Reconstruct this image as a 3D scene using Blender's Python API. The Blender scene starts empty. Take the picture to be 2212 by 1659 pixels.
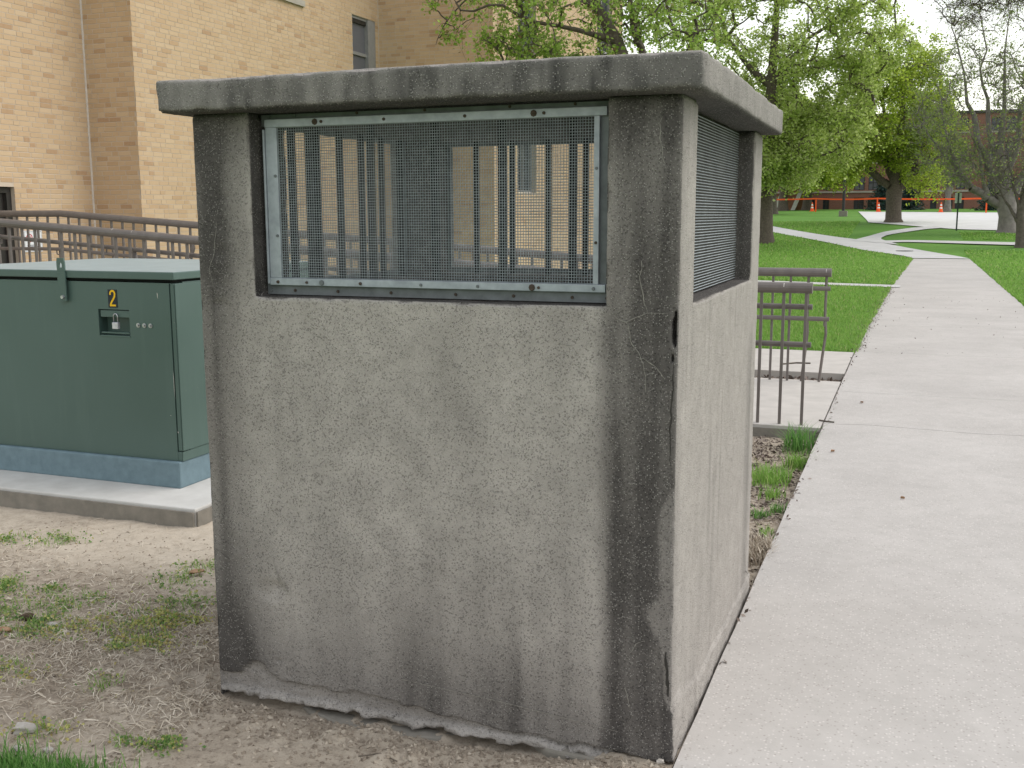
import bpy, bmesh, math, random
import numpy as np
from mathutils import Vector, Matrix
random.seed(7); RNG = np.random.default_rng(11)
S = bpy.context.scene; COL = S.collection
R = math.radians
# ------------------------------------------------------------------ camera
cd = bpy.data.cameras.new('camera'); cam = bpy.data.objects.new('camera', cd); COL.objects.link(cam); S.camera = cam
cd.sensor_fit = 'HORIZONTAL'; cd.sensor_width = 36.0; cd.lens = 36.0*2280.13/2212.0; cd.clip_start = 0.05; cd.clip_end = 3000
YAW, PIT, ROL = R(20.702), R(9.082), R(-0.171)
CAMPOS = Vector((0.5695, -2.753, 1.52))
Fv = Vector((-math.sin(YAW)*math.cos(PIT), math.cos(YAW)*math.cos(PIT), -math.sin(PIT)))
Rv = Vector((math.cos(YAW), math.sin(YAW), 0)); Uv = Rv.cross(Fv)
R2 = Rv*math.cos(ROL)+Uv*math.sin(ROL); U2 = -Rv*math.sin(ROL)+Uv*math.cos(ROL)
cam.matrix_world = Matrix(((R2.x, U2.x, -Fv.x, CAMPOS.x), (R2.y, U2.y, -Fv.y, CAMPOS.y), (R2.z, U2.z, -Fv.z, CAMPOS.z), (0, 0, 0, 1)))
# ------------------------------------------------------------------ sky, sun, exposure
W = bpy.data.worlds.new('World'); S.world = W; W.use_nodes = True
nt = W.node_tree; nt.nodes.clear()
SUN_EL, SUN_AZ = R(52), R(62)          # azimuth measured from +Y towards +X
sky = nt.nodes.new('ShaderNodeTexSky'); sky.sky_type = 'NISHITA'; sky.sun_disc = False
sky.sun_elevation = SUN_EL; sky.sun_rotation = SUN_AZ
sky.air_density = 2.0; sky.dust_density = 1.0; sky.ozone_density = 1.0
hs = nt.nodes.new('ShaderNodeHueSaturation'); hs.inputs['Saturation'].default_value = 0.24
bg = nt.nodes.new('ShaderNodeBackground'); bg.inputs['Strength'].default_value = 0.15
wo = nt.nodes.new('ShaderNodeOutputWorld')
nt.links.new(sky.outputs[0], hs.inputs['Color']); nt.links.new(hs.outputs[0], bg.inputs['Color']); nt.links.new(bg.outputs[0], wo.inputs[0])
sl = bpy.data.lights.new('sun', 'SUN'); sun = bpy.data.objects.new('sun', sl); COL.objects.link(sun)
sl.energy = 0.8; sl.angle = R(45); sl.color = (1.0, 0.94, 0.86)
sd = Vector((math.sin(SUN_AZ)*math.cos(SUN_EL), math.cos(SUN_AZ)*math.cos(SUN_EL), math.sin(SUN_EL)))
sun.rotation_euler = sd.to_track_quat('Z', 'Y').to_euler(); sun.location = sd*40
S.view_settings.view_transform = 'Standard'; S.view_settings.look = 'None'; S.view_settings.gamma = 1.0
S.view_settings.exposure = 0.72
try: S.view_settings.use_curve_mapping = False
except Exception: pass
S.render.engine = 'CYCLES'
S.cycles.max_bounces = 6; S.cycles.transparent_max_bounces = 6; S.cycles.diffuse_bounces = 3

# ------------------------------------------------------------------ numpy value noise
def _hash(i, seed):
    n = (i.astype(np.int64)*np.int64(374761393) + np.int64(seed)*np.int64(668265263)) & 0x7fffffff
    n = ((n ^ (n >> 13))*np.int64(1274126177)) & 0x7fffffff
    return ((n ^ (n >> 16)) & 0xffff)/65535.0
def vnoise(P, seed=0):
    P = np.asarray(P, float); i = np.floor(P).astype(np.int64); f = P-i; f = f*f*(3-2*f)
    out = 0
    for dx in (0, 1):
        for dy in (0, 1):
            for dz in (0, 1):
                h = _hash((i[:, 0]+dx)*73856093 ^ (i[:, 1]+dy)*19349663 ^ (i[:, 2]+dz)*83492791, seed)
                w = (f[:, 0] if dx else 1-f[:, 0])*(f[:, 1] if dy else 1-f[:, 1])*(f[:, 2] if dz else 1-f[:, 2])
                out = out+h*w
    return out*2-1
def fbm(P, scale, octv=4, seed=0):
    P = np.asarray(P, float)*scale; a = 1.0; o = 0; t = 0
    for k in range(octv):
        o = o+a*vnoise(P+17.3*k, seed+k); t += a; a *= 0.5; P = P*2.03
    return o/t
def sstep(a, b, x):
    t = np.clip((x-a)/(b-a), 0, 1); return t*t*(3-2*t)

# ------------------------------------------------------------------ materials
class N:
    def __init__(s, name):
        s.m = bpy.data.materials.new(name); s.m.use_nodes = True; s.t = s.m.node_tree; s.t.nodes.clear()
        s.out = s.n('ShaderNodeOutputMaterial'); s.b = s.n('ShaderNodeBsdfPrincipled')
        s.l(s.b.outputs[0], s.out.inputs[0])
        s.tc = s.n('ShaderNodeTexCoord'); s.co = s.tc.outputs['Object']
    def n(s, ty, **kw):
        x = s.t.nodes.new(ty)
        for k, v in kw.items(): setattr(x, k, v)
        return x
    def l(s, a, b): s.t.links.new(a, b)
    def noise(s, scale, detail=4, rough=0.55, vec=None, sc=None):
        x = s.n('ShaderNodeTexNoise'); x.inputs['Scale'].default_value = scale; x.inputs['Detail'].default_value = detail
        x.inputs['Roughness'].default_value = rough
        v = vec or s.co
        if sc:
            mp = s.n('ShaderNodeMapping'); mp.inputs['Scale'].default_value = sc; s.l(v, mp.inputs[0]); v = mp.outputs[0]
        s.l(v, x.inputs['Vector']); return x.outputs['Fac']
    def ramp(s, fac, *stops):
        x = s.n('ShaderNodeValToRGB'); e = x.color_ramp.elements
        while len(e) < len(stops): e.new(0.5)
        for k, (p, c) in enumerate(stops):
            e[k].position = p; e[k].color = (c, c, c, 1) if isinstance(c, (int, float)) else (*c, 1)
        s.l(fac, x.inputs[0]); return x.outputs[0]
    def mix(s, fac, a, b, mode='MIX'):
        x = s.n('ShaderNodeMix', data_type='RGBA', blend_type=mode)
        for sock, v in ((x.inputs[0], fac), (x.inputs[6], a), (x.inputs[7], b)):
            if isinstance(v, (int, float)): sock.default_value = v
            elif isinstance(v, tuple): sock.default_value = (*v, 1)
            else: s.l(v, sock)
        return x.outputs[2]
    def math(s, op, a, b=0.0):
        x = s.n('ShaderNodeMath', operation=op)
        for sock, v in ((x.inputs[0], a), (x.inputs[1], b)):
            if isinstance(v, (int, float)): sock.default_value = v
            else: s.l(v, sock)
        return x.outputs[0]
    def attr(s, name):
        x = s.n('ShaderNodeAttribute'); x.attribute_name = name; return x.outputs['Fac']
    def voro(s, scale, feature='F1', vec=None):
        x = s.n('ShaderNodeTexVoronoi'); x.inputs['Scale'].default_value = scale; x.feature = feature
        s.l(vec or s.co, x.inputs['Vector']); return x
    def bump(s, h, strength=0.5, dist=0.01, prev=None):
        x = s.n('ShaderNodeBump'); x.inputs['Strength'].default_value = strength; x.inputs['Distance'].default_value = dist
        s.l(h, x.inputs['Height'])
        if prev: s.l(prev, x.inputs['Normal'])
        return x.outputs[0]
    def done(s, color=None, rough=0.9, metal=0.0, normal=None, spec=0.3):
        if color is not None:
            if isinstance(color, tuple): s.b.inputs['Base Color'].default_value = (*color, 1)
            else: s.l(color, s.b.inputs['Base Color'])
        if isinstance(rough, (int, float)): s.b.inputs['Roughness'].default_value = rough
        else: s.l(rough, s.b.inputs['Roughness'])
        s.b.inputs['Metallic'].default_value = metal; s.b.inputs['Specular IOR Level'].default_value = spec
        if normal: s.l(normal, s.b.inputs['Normal'])
        return s.m
def simple(name, a, b, scale=20, rough=0.7, metal=0.0, bs=0.15, bd=0.003, spec=0.3, detail=5):
    m = N(name); f = m.noise(scale, detail, 0.6); c = m.mix(m.ramp(f, (0.3, 0.0), (0.7, 1.0)), a, b)
    return m.done(c, rough, metal, m.bump(f, bs, bd), spec)

def mat_concrete_old(name, light, mid, dark, pale, grain=150.0):
    m = N(name)
    big = m.noise(2.6, 5, 0.6); mot = m.noise(11, 6, 0.65)
    c = m.mix(m.ramp(big, (0.35, 0.0), (0.65, 1.0)), light, mid)
    c = m.mix(m.math('MULTIPLY', m.ramp(mot, (0.42, 0.0), (0.62, 1.0)), 0.35), c, tuple(x*0.62 for x in mid))
    c = m.mix(m.attr('pale'), c, m.mix(m.ramp(mot, (0.35, 0.0), (0.7, 1.0)), pale, tuple(x*0.84 for x in pale)))
    c = m.mix(m.attr('stain_shade'), c, m.mix(m.ramp(mot, (0.3, 0.0), (0.7, 1.0)), dark, tuple(x*1.7 for x in dark)))
    v = m.voro(grain); sep = m.n('ShaderNodeSeparateColor'); m.l(v.outputs['Color'], sep.inputs[0])
    near = m.ramp(v.outputs['Distance'], (0.34, 1.0), (0.58, 0.0))
    lt = m.math('MULTIPLY', near, m.ramp(sep.outputs[0], (0.72, 0.0), (0.82, 1.0)))
    dk = m.math('MULTIPLY', near, m.ramp(sep.outputs[1], (0.74, 0.0), (0.84, 1.0)))
    gf = m.math('SUBTRACT', 0.62, m.math('MULTIPLY', m.attr('pale'), 0.42))
    c = m.mix(m.math('MULTIPLY', lt, gf), c, m.mix(0.55, c, (0.70, 0.66, 0.61)))
    c = m.mix(m.math('MULTIPLY', dk, gf), c, m.mix(0.5, c, (0.03, 0.03, 0.03)))
    fine = m.noise(330, 3, 0.7)
    c = m.mix(0.35, c, m.mix(m.ramp(fine, (0.3, 0.0), (0.7, 1.0)), (0.25, 0.25, 0.25), (0.8, 0.8, 0.8)), 'OVERLAY')
    nb = m.bump(fine, 0.35, 0.004); nb = m.bump(m.math('SUBTRACT', lt, dk), 0.8, 0.004, nb); nb = m.bump(mot, 0.3, 0.01, nb)
    return m.done(c, 0.95, 0, nb, 0.15)
M = {}
M['concrete'] = mat_concrete_old('weathered_concrete', (0.44, 0.403, 0.372), (0.352, 0.322, 0.298), (0.053, 0.048, 0.0455), (0.385, 0.354, 0.325), 235.0)
M['cap'] = mat_concrete_old('cap_concrete', (0.285, 0.264, 0.247), (0.215, 0.199, 0.187), (0.036, 0.034, 0.033), (0.34, 0.312, 0.288), 230.0)
def mat_walk():
    m = N('sidewalk_concrete'); big = m.noise(0.8, 6, 0.65); mot = m.noise(9, 5, 0.6); fine = m.noise(160, 3, 0.7)
    c = m.mix(m.ramp(big, (0.35, 0.0), (0.68, 1.0)), (0.475, 0.445, 0.42), (0.39, 0.364, 0.342))
    c = m.mix(m.math('MULTIPLY', m.ramp(mot, (0.45, 0.0), (0.7, 1.0)), 0.3), c, (0.335, 0.315, 0.292))
    v = m.voro(105); sep = m.n('ShaderNodeSeparateColor'); m.l(v.outputs['Color'], sep.inputs[0])
    near = m.ramp(v.outputs['Distance'], (0.25, 1.0), (0.5, 0.0))
    c = m.mix(m.math('MULTIPLY', near, m.ramp(sep.outputs[0], (0.74, 0.0), (0.82, 0.6))), c, (0.64, 0.60, 0.57))
    c = m.mix(m.math('MULTIPLY', near, m.ramp(sep.outputs[1], (0.78, 0.0), (0.86, 0.5))), c, (0.25, 0.22, 0.195))
    c = m.mix(m.ramp(m.noise(1.7, 6, 0.75, sc=(0.5, 2.2, 1)), (0.62, 0.0), (0.8, 0.35)), c, (0.27, 0.235, 0.2))
    return m.done(c, 0.9, 0, m.bump(fine, 0.25, 0.003), 0.2)
M['walk'] = mat_walk()
M['ramp_concrete'] = simple('ramp_concrete', (0.50, 0.465, 0.43), (0.42, 0.39, 0.36), 5, 0.9)
M['pad_concrete'] = simple('pad_concrete', (0.55, 0.535, 0.51), (0.46, 0.445, 0.42), 7, 0.9)
M['slab_edge'] = simple('slab_edge_concrete', (0.27, 0.245, 0.21), (0.19, 0.175, 0.15), 14, 0.95, bs=0.5, bd=0.01)
M['blue_paint'] = simple('blue_painted_concrete', (0.175, 0.25, 0.285), (0.135, 0.195, 0.225), 18, 0.75, bs=0.5, bd=0.006)
def mat_cab():
    m = N('green_cabinet_paint'); a = m.noise(1.4, 5, 0.6); st = m.noise(14, 5, 0.7, sc=(1, 1, 0.07)); f = m.noise(120, 3, 0.6)
    c = m.mix(m.ramp(a, (0.3, 0.0), (0.7, 1.0)), (0.066, 0.112, 0.097), (0.078, 0.128, 0.112))
    c = m.mix(m.ramp(st, (0.52, 0.0), (0.75, 0.35)), c, (0.10, 0.155, 0.14))
    c = m.mix(m.ramp(m.noise(60, 2, 0.5), (0.74, 0.0), (0.78, 0.5)), c, (0.16, 0.19, 0.17))
    return m.done(c, m.ramp(a, (0.3, 0.36), (0.7, 0.5)), 0, m.bump(f, 0.1, 0.001), 0.45)
M['green_paint'] = mat_cab()
M['sky_sheen'] = simple('sky_sheen_green_paint', (0.30, 0.355, 0.36), (0.25, 0.30, 0.30), 8, 0.5, bs=0.05)  # pale tone paints the sky's grazing reflection on the lid
M['seam'] = simple('dark_gap', (0.01, 0.012, 0.011), (0.006, 0.007, 0.007), 10, 0.9)
M['yellow'] = simple('yellow_digit_paint', (0.82, 0.50, 0.01), (0.78, 0.46, 0.01), 30, 0.5, bs=0.02)
M['plate'] = simple('dark_plate', (0.018, 0.024, 0.034), (0.014, 0.018, 0.026), 30, 0.5, bs=0.02)
M['steel'] = simple('bright_steel', (0.55, 0.55, 0.58), (0.4, 0.4, 0.43), 60, 0.35, 0.9)
M['padlock'] = simple('padlock_metal', (0.6, 0.6, 0.64), (0.5, 0.5, 0.53), 60, 0.4, 0.4)
M['alum'] = simple('weathered_aluminium', (0.42, 0.45, 0.49), (0.29, 0.315, 0.35), 26, 0.5, 0.35, bs=0.15)
M['alum_dull'] = simple('dull_aluminium', (0.21, 0.225, 0.235), (0.13, 0.14, 0.145), 22, 0.65, 0.3, bs=0.2)
M['wire'] = simple('galvanized_wire', (0.36, 0.395, 0.41), (0.24, 0.265, 0.28), 35, 0.5, 0.35, bs=0.05)
M['wire_shaded_dirty'] = simple('shaded_dirty_wire', (0.12, 0.115, 0.11), (0.06, 0.055, 0.05), 9, 0.8, 0.1)
M['rust'] = simple('rusty_screw', (0.09, 0.065, 0.05), (0.05, 0.038, 0.03), 200, 0.85)
M['bar'] = simple('dark_steel_bar', (0.018, 0.018, 0.019), (0.010, 0.010, 0.011), 50, 0.7, 0.3)
M['rail'] = simple('brown_rail_paint', (0.165, 0.142, 0.13), (0.128, 0.109, 0.10), 14, 0.5, bs=0.08, spec=0.45)
M['scuff'] = simple('pale_scuff', (0.7, 0.67, 0.62), (0.5, 0.47, 0.43), 60, 0.9)
M['mineral'] = simple('pale_mineral_line', (0.33, 0.31, 0.275), (0.16, 0.15, 0.135), 90, 0.95)
M['dark_crack'] = simple('dark_crack_line', (0.05, 0.045, 0.04), (0.03, 0.028, 0.025), 60, 0.95)
M['mortar'] = simple('pale_mortar', (0.56, 0.465, 0.375), (0.49, 0.40, 0.32), 9, 0.95, bs=0.2, bd=0.004)
M['caulk'] = simple('white_caulk', (0.66, 0.60, 0.55), (0.58, 0.53, 0.48), 20, 0.7)
def mat_brick(name, per_island):
    m = N(name)
    if per_island: r = m.n('ShaderNodeNewGeometry').outputs['Random Per Island']
    else: r = m.n('ShaderNodeObjectInfo').outputs['Random']
    c = m.ramp(r, (0.0, (0.54, 0.385, 0.245)), (0.25, (0.515, 0.36, 0.225)), (0.5, (0.56, 0.41, 0.27)), (0.72, (0.49, 0.335, 0.205)), (0.86, (0.53, 0.375, 0.24)), (0.96, (0.45, 0.295, 0.175)), (1.0, (0.40, 0.25, 0.15)))
    f = m.noise(25, 5, 0.65)
    c = m.mix(m.ramp(f, (0.35, 0.0), (0.75, 0.4)), c, (0.55, 0.40, 0.26))
    return m.done(c, 0.9, 0, m.bump(f, 0.3, 0.004), 0.2)
M['brick'] = mat_brick('buff_brick', False); M['brickwork'] = mat_brick('buff_brickwork', True)
M['red_wall'] = None
def mat_red():
    m = N('red_brick_far'); b = m.n('ShaderNodeTexBrick'); b.inputs['Scale'].default_value = 1.0
    b.inputs['Brick Width'].default_value = 0.21; b.inputs['Row Height'].default_value = 0.07; b.inputs['Mortar Size'].default_value = 0.008
    b.inputs['Color1'].default_value = (0.22, 0.085, 0.06, 1); b.inputs['Color2'].default_value = (0.165, 0.062, 0.045, 1); b.inputs['Mortar'].default_value = (0.28, 0.2, 0.16, 1)
    sx = m.n('ShaderNodeSeparateXYZ'); m.l(m.co, sx.inputs[0]); cx = m.n('ShaderNodeCombineXYZ')
    m.l(m.math('ADD', sx.outputs[0], sx.outputs[1]), cx.inputs[0]); m.l(sx.outputs[2], cx.inputs[1]); m.l(cx.outputs[0], b.inputs['Vector'])
    f = m.noise(0.6, 5)
    return m.done(m.mix(m.ramp(f, (0.3, 0.0), (0.7, 0.45)), b.outputs[0], (0.24, 0.11, 0.075)), 0.9)
M['red_wall'] = mat_red()
M['tan_wall'] = simple('tan_far_wall', (0.27, 0.135, 0.085), (0.22, 0.105, 0.065), 3, 0.9)
M['stone_band'] = simple('pale_stone_band', (0.42, 0.38, 0.33), (0.34, 0.30, 0.26), 3, 0.9)
M['white_stone'] = simple('white_stair_concrete', (0.72, 0.70, 0.68), (0.6, 0.58, 0.56), 3, 0.85)
M['far_glass'] = simple('dark_window_glass', (0.02, 0.026, 0.035), (0.035, 0.045, 0.06), 0.8, 0.12, bs=0.0, spec=0.5)
M['blind'] = simple('grey_window_blind', (0.15, 0.145, 0.16), (0.11, 0.11, 0.125), 2, 0.7)
M['dark_frame'] = simple('dark_window_frame', (0.04, 0.035, 0.03), (0.03, 0.027, 0.024), 10, 0.6)
M['grey_frame'] = simple('grey_window_frame', (0.30, 0.285, 0.28), (0.24, 0.23, 0.225), 10, 0.6)
M['door_dark'] = simple('dark_bronze_door', (0.022, 0.018, 0.016), (0.016, 0.013, 0.012), 6, 0.4, spec=0.4)
M['roof'] = simple('dark_roof', (0.06, 0.055, 0.05), (0.045, 0.04, 0.037), 2, 0.9)
M['bark'] = simple('grey_brown_bark', (0.155, 0.127, 0.102), (0.078, 0.063, 0.051), 14, 0.95, bs=0.9, bd=0.03)
M['bark_pale'] = simple('pale_grey_bark', (0.16, 0.135, 0.115), (0.09, 0.076, 0.064), 9, 0.95, bs=0.8, bd=0.03)
M['twig'] = simple('grey_twig_bark', (0.27, 0.24, 0.225), (0.165, 0.145, 0.135), 5, 0.95)
def mat_leaf(name, stops, trans=0.62, rough=0.6):
    m = N(name); r = m.n('ShaderNodeNewGeometry').outputs['Random Per Island']
    c = m.ramp(r, *stops); m.done(c, rough, 0, None, 0.25)
    tr = m.n('ShaderNodeBsdfTranslucent'); m.l(c, tr.inputs[0]); mx = m.n('ShaderNodeMixShader'); mx.inputs[0].default_value = trans
    m.l(m.b.outputs[0], mx.inputs[1]); m.l(tr.outputs[0], mx.inputs[2]); m.l(mx.outputs[0], m.out.inputs[0]); return m.m
M['leaf_maple'] = mat_leaf('spring_leaf_green', ((0.0, (0.27, 0.37, 0.07)), (0.4, (0.41, 0.52, 0.12)), (0.75, (0.53, 0.62, 0.20)), (1.0, (0.66, 0.71, 0.35))))
M['leaf_yellow'] = mat_leaf('spring_leaf_yellow_green', ((0.0, (0.24, 0.34, 0.03)), (0.5, (0.36, 0.48, 0.05)), (1.0, (0.50, 0.58, 0.10))))
M['leaf_near'] = mat_leaf('young_leaf_fresh_green', ((0.0, (0.19, 0.31, 0.05)), (0.5, (0.33, 0.48, 0.09)), (0.88, (0.46, 0.60, 0.17)), (1.0, (0.26, 0.18, 0.08))))
M['leaf_bud'] = mat_leaf('small_bud_leaf', ((0.0, (0.20, 0.28, 0.07)), (0.6, (0.32, 0.42, 0.12)), (1.0, (0.24, 0.21, 0.13))))
M['needle'] = mat_leaf('blue_green_needles', ((0.0, (0.012, 0.03, 0.026)), (0.6, (0.025, 0.055, 0.048)), (1.0, (0.05, 0.09, 0.08))), 0.1)
M['grass'] = mat_leaf('lawn_grass_blade', ((0.0, (0.15, 0.29, 0.05)), (0.5, (0.23, 0.41, 0.08)), (0.9, (0.31, 0.50, 0.12)), (1.0, (0.46, 0.44, 0.22))), 0.55)
M['grass_dark'] = mat_leaf('deep_green_grass_blade', ((0.0, (0.075, 0.20, 0.04)), (0.6, (0.145, 0.32, 0.07)), (1.0, (0.26, 0.42, 0.13))), 0.45)
M['clover'] = mat_leaf('low_weed_leaf', ((0.0, (0.10, 0.20, 0.06)), (0.5, (0.19, 0.31, 0.09)), (1.0, (0.36, 0.42, 0.16))), 0.35)
M['moss'] = mat_leaf('yellow_weed_leaf', ((0.0, (0.34, 0.38, 0.10)), (0.5, (0.54, 0.53, 0.19)), (1.0, (0.46, 0.34, 0.16))), 0.35)
M['straw'] = mat_leaf('dry_straw', ((0.0, (0.24, 0.185, 0.135)), (0.5, (0.48, 0.405, 0.315)), (1.0, (0.68, 0.605, 0.50))), 0.1)
M['mulch'] = mat_leaf('brown_mulch_chip', ((0.0, (0.05, 0.036, 0.028)), (0.5, (0.15, 0.11, 0.09)), (1.0, (0.36, 0.30, 0.26))), 0.0)
M['crumb'] = mat_leaf('soil_crumb', ((0.0, (0.19, 0.152, 0.117)), (0.6, (0.31, 0.258, 0.204)), (1.0, (0.46, 0.395, 0.32))), 0.0, 0.95)
M['dry_leaf'] = simple('dry_brown_leaf', (0.30, 0.17, 0.09), (0.42, 0.28, 0.18), 60, 0.8)
M['dark_soil'] = simple('dark_damp_soil', (0.13, 0.09, 0.055), (0.05, 0.035, 0.024), 60, 0.97, bs=1.0, bd=0.02)
M['stone'] = simple('pale_stone', (0.47, 0.43, 0.39), (0.34, 0.31, 0.28), 40, 0.9, bs=0.5)
M['orange'] = simple('orange_plastic', (0.88, 0.12, 0.02), (0.8, 0.10, 0.02), 5, 0.6)
M['white_stripe'] = simple('white_reflective_band', (0.78, 0.76, 0.72), (0.7, 0.68, 0.65), 5, 0.6)
M['lamp_pole'] = simple('dark_lamp_pole', (0.035, 0.033, 0.034), (0.028, 0.026, 0.027), 5, 0.6)
M['sign_back'] = simple('pale_sign_back', (0.68, 0.76, 0.70), (0.62, 0.69, 0.63), 5, 0.6)
M['sign_post'] = simple('green_sign_post', (0.04, 0.06, 0.05), (0.03, 0.045, 0.04), 5, 0.6)
M['sign_white'] = simple('white_sign_face', (0.74, 0.74, 0.76), (0.7, 0.7, 0.72), 5, 0.5)
M['sign_red'] = simple('red_sign_print', (0.55, 0.03, 0.04), (0.5, 0.03, 0.04), 5, 0.5)
M['sign_dark'] = simple('dark_sign_print', (0.03, 0.03, 0.045), (0.03, 0.03, 0.04), 5, 0.5)
M['iron'] = simple('grey_iron_cover', (0.16, 0.155, 0.15), (0.11, 0.105, 0.10), 20, 0.7, 0.3)
def mat_dirt():
    m = N('dry_dirt'); a = m.noise(1.8, 6, 0.65); b = m.noise(16, 6, 0.7); f = m.noise(110, 4, 0.7)
    c = m.mix(m.ramp(a, (0.38, 0.0), (0.6, 1.0)), (0.46, 0.395, 0.32), (0.37, 0.31, 0.245))
    c = m.mix(m.ramp(b, (0.50, 0.0), (0.62, 0.55)), c, (0.23, 0.188, 0.148))
    c = m.mix(m.ramp(m.noise(42, 6, 0.75), (0.54, 0.0), (0.64, 0.75)), c, (0.15, 0.12, 0.093))
    c = m.mix(m.attr('pale'), c, m.mix(m.ramp(b, (0.35, 0.0), (0.75, 1.0)), (0.55, 0.475, 0.385), (0.45, 0.38, 0.30)))
    c = m.mix(m.attr('litter'), c, m.mix(m.ramp(b, (0.4, 0.0), (0.6, 1.0)), (0.40, 0.337, 0.268), (0.27, 0.22, 0.17)))
    c = m.mix(m.ramp(f, (0.55, 0.0), (0.75, 0.6)), c, (0.12, 0.095, 0.075))
    nb = m.bump(b, 0.6, 0.012); nb = m.bump(f, 0.6, 0.004, nb)
    return m.done(c, 0.97, 0, nb, 0.1)
M['dirt'] = mat_dirt()
def mat_lawn():
    m = N('lawn_ground'); a = m.noise(0.35, 6, 0.6); b = m.noise(3.2, 6, 0.7); f = m.noise(55, 4, 0.75, sc=(1, 0.45, 1))
    c = m.mix(m.ramp(a, (0.36, 0.0), (0.64, 1.0)), (0.11, 0.235, 0.042), (0.155, 0.295, 0.06))
    c = m.mix(m.ramp(f, (0.35, 0.0), (0.7, 0.7)), c, (0.052, 0.125, 0.022))
    c = m.mix(m.ramp(b, (0.62, 0.0), (0.78, 0.6)), c, (0.26, 0.23, 0.13))
    return m.done(c, 0.95, 0, m.bump(f, 0.6, 0.03), 0.1)
M['lawn'] = mat_lawn()
M['path'] = simple('pale_path_concrete', (0.52, 0.505, 0.495), (0.45, 0.435, 0.425), 1.5, 0.9)
M['lot'] = simple('pale_lot_pavement', (0.60, 0.585, 0.57), (0.52, 0.505, 0.49), 1.2, 0.9)

# ------------------------------------------------------------------ mesh helpers
def link(o, parent=None):
    COL.objects.link(o)
    if parent is not None: o.parent = parent
    return o
def fast(name, V, quads=None, tris=None, mat=None, parent=None, smooth=False, loc=None):
    V = np.asarray(V, np.float32).reshape(-1, 3); me = bpy.data.meshes.new(name)
    q = np.zeros((0, 4), np.int32) if quads is None else np.asarray(quads, np.int32).reshape(-1, 4)
    t = np.zeros((0, 3), np.int32) if tris is None else np.asarray(tris, np.int32).reshape(-1, 3)
    me.vertices.add(len(V)); me.vertices.foreach_set('co', V.ravel())
    me.loops.add(q.size+t.size); me.loops.foreach_set('vertex_index', np.concatenate([q.ravel(), t.ravel()]))
    me.polygons.add(len(q)+len(t))
    st = np.concatenate([np.arange(len(q))*4, q.size+np.arange(len(t))*3]).astype(np.int32)
    me.polygons.foreach_set('loop_start', st)
    me.polygons.foreach_set('use_smooth', np.full(len(q)+len(t), bool(smooth)))
    me.update(calc_edges=True); me.validate()
    if mat: me.materials.append(mat)
    o = bpy.data.objects.new(name, me); link(o, parent)
    if loc is not None: o.location = loc
    return o
class MB:
    def __init__(s): s.v = []; s.f = []
    def add(s, vs, fs):
        b = len(s.v); s.v += [tuple(v) for v in vs]; s.f += [tuple(b+i for i in f) for f in fs]; return s
    def box(s, x0, x1, y0, y1, z0, z1):
        return s.add([(x0, y0, z0), (x1, y0, z0), (x1, y1, z0), (x0, y1, z0), (x0, y0, z1), (x1, y0, z1), (x1, y1, z1), (x0, y1, z1)],
                     [(3, 2, 1, 0), (4, 5, 6, 7), (0, 1, 5, 4), (1, 2, 6, 5), (2, 3, 7, 6), (3, 0, 4, 7)])
    def quad(s, a, b, c, d): return s.add([a, b, c, d], [(0, 1, 2, 3)])
    def prism(s, poly, z0, z1):
        n = len(poly)
        return s.add([(x, y, z0) for x, y in poly]+[(x, y, z1) for x, y in poly],
                     [tuple(range(n-1, -1, -1)), tuple(range(n, 2*n))]+[(i, (i+1) % n, n+(i+1) % n, n+i) for i in range(n)])
    def tube(s, pts, rad, n=8, cap=True):
        pts = [Vector(p) for p in pts]; rad = rad if isinstance(rad, (list, tuple)) else [rad]*len(pts)
        rings = []
        up = None
        for i, p in enumerate(pts):
            d = (pts[min(i+1, len(pts)-1)]-pts[max(i-1, 0)]).normalized()
            if up is None: up = Vector((0, 0, 1)) if abs(d.z) < 0.9 else Vector((1, 0, 0))
            a = d.cross(up).normalized(); b = a.cross(d).normalized(); up = b
            rings.append([p+(a*math.cos(2*math.pi*k/n)+b*math.sin(2*math.pi*k/n))*rad[i] for k in range(n)])
        vs = [v for r in rings for v in r]; fs = []
        for i in range(len(pts)-1):
            for k in range(n): fs.append((i*n+k, i*n+(k+1) % n, (i+1)*n+(k+1) % n, (i+1)*n+k))
        if cap: fs += [tuple(range(n-1, -1, -1)), tuple((len(pts)-1)*n+k for k in range(n))]
        return s.add(vs, fs)
    def build(s, name, mat, parent=None, smooth=False, bevel=0.0, seg=2, loc=None):
        me = bpy.data.meshes.new(name); me.from_pydata(s.v, [], s.f); me.update()
        if bevel > 0:
            bm = bmesh.new(); bm.from_mesh(me); bmesh.ops.recalc_face_normals(bm, faces=bm.faces)
            es = [e for e in bm.edges if len(e.link_faces) == 2 and e.calc_face_angle(0) > 0.5]
            bmesh.ops.bevel(bm, geom=es, offset=bevel, segments=seg, profile=0.5, affect='EDGES', clamp_overlap=True)
            bm.to_mesh(me); bm.free()
        if smooth:
            for p in me.polygons: p.use_smooth = True
        if mat: me.materials.append(mat)
        o = bpy.data.objects.new(name, me); link(o, parent)
        if loc is not None: o.location = loc
        return o
def tag(o, label=None, cat=None, group=None, kind=None):
    if label: o['label'] = label
    if cat: o['category'] = cat
    if group: o['group'] = group
    if kind: o['kind'] = kind
    return o
def thing(name, label, cat, loc=(0, 0, 0), group=None):
    o = bpy.data.objects.new(name, None); COL.objects.link(o); o.location = loc; o.empty_display_size = 0.2
    return tag(o, label, cat, group)
def child_of(o, root):                     # world-space mesh under a thing whose base is not the origin
    o.parent = root; o.location = -Vector(root.location); return o
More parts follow.
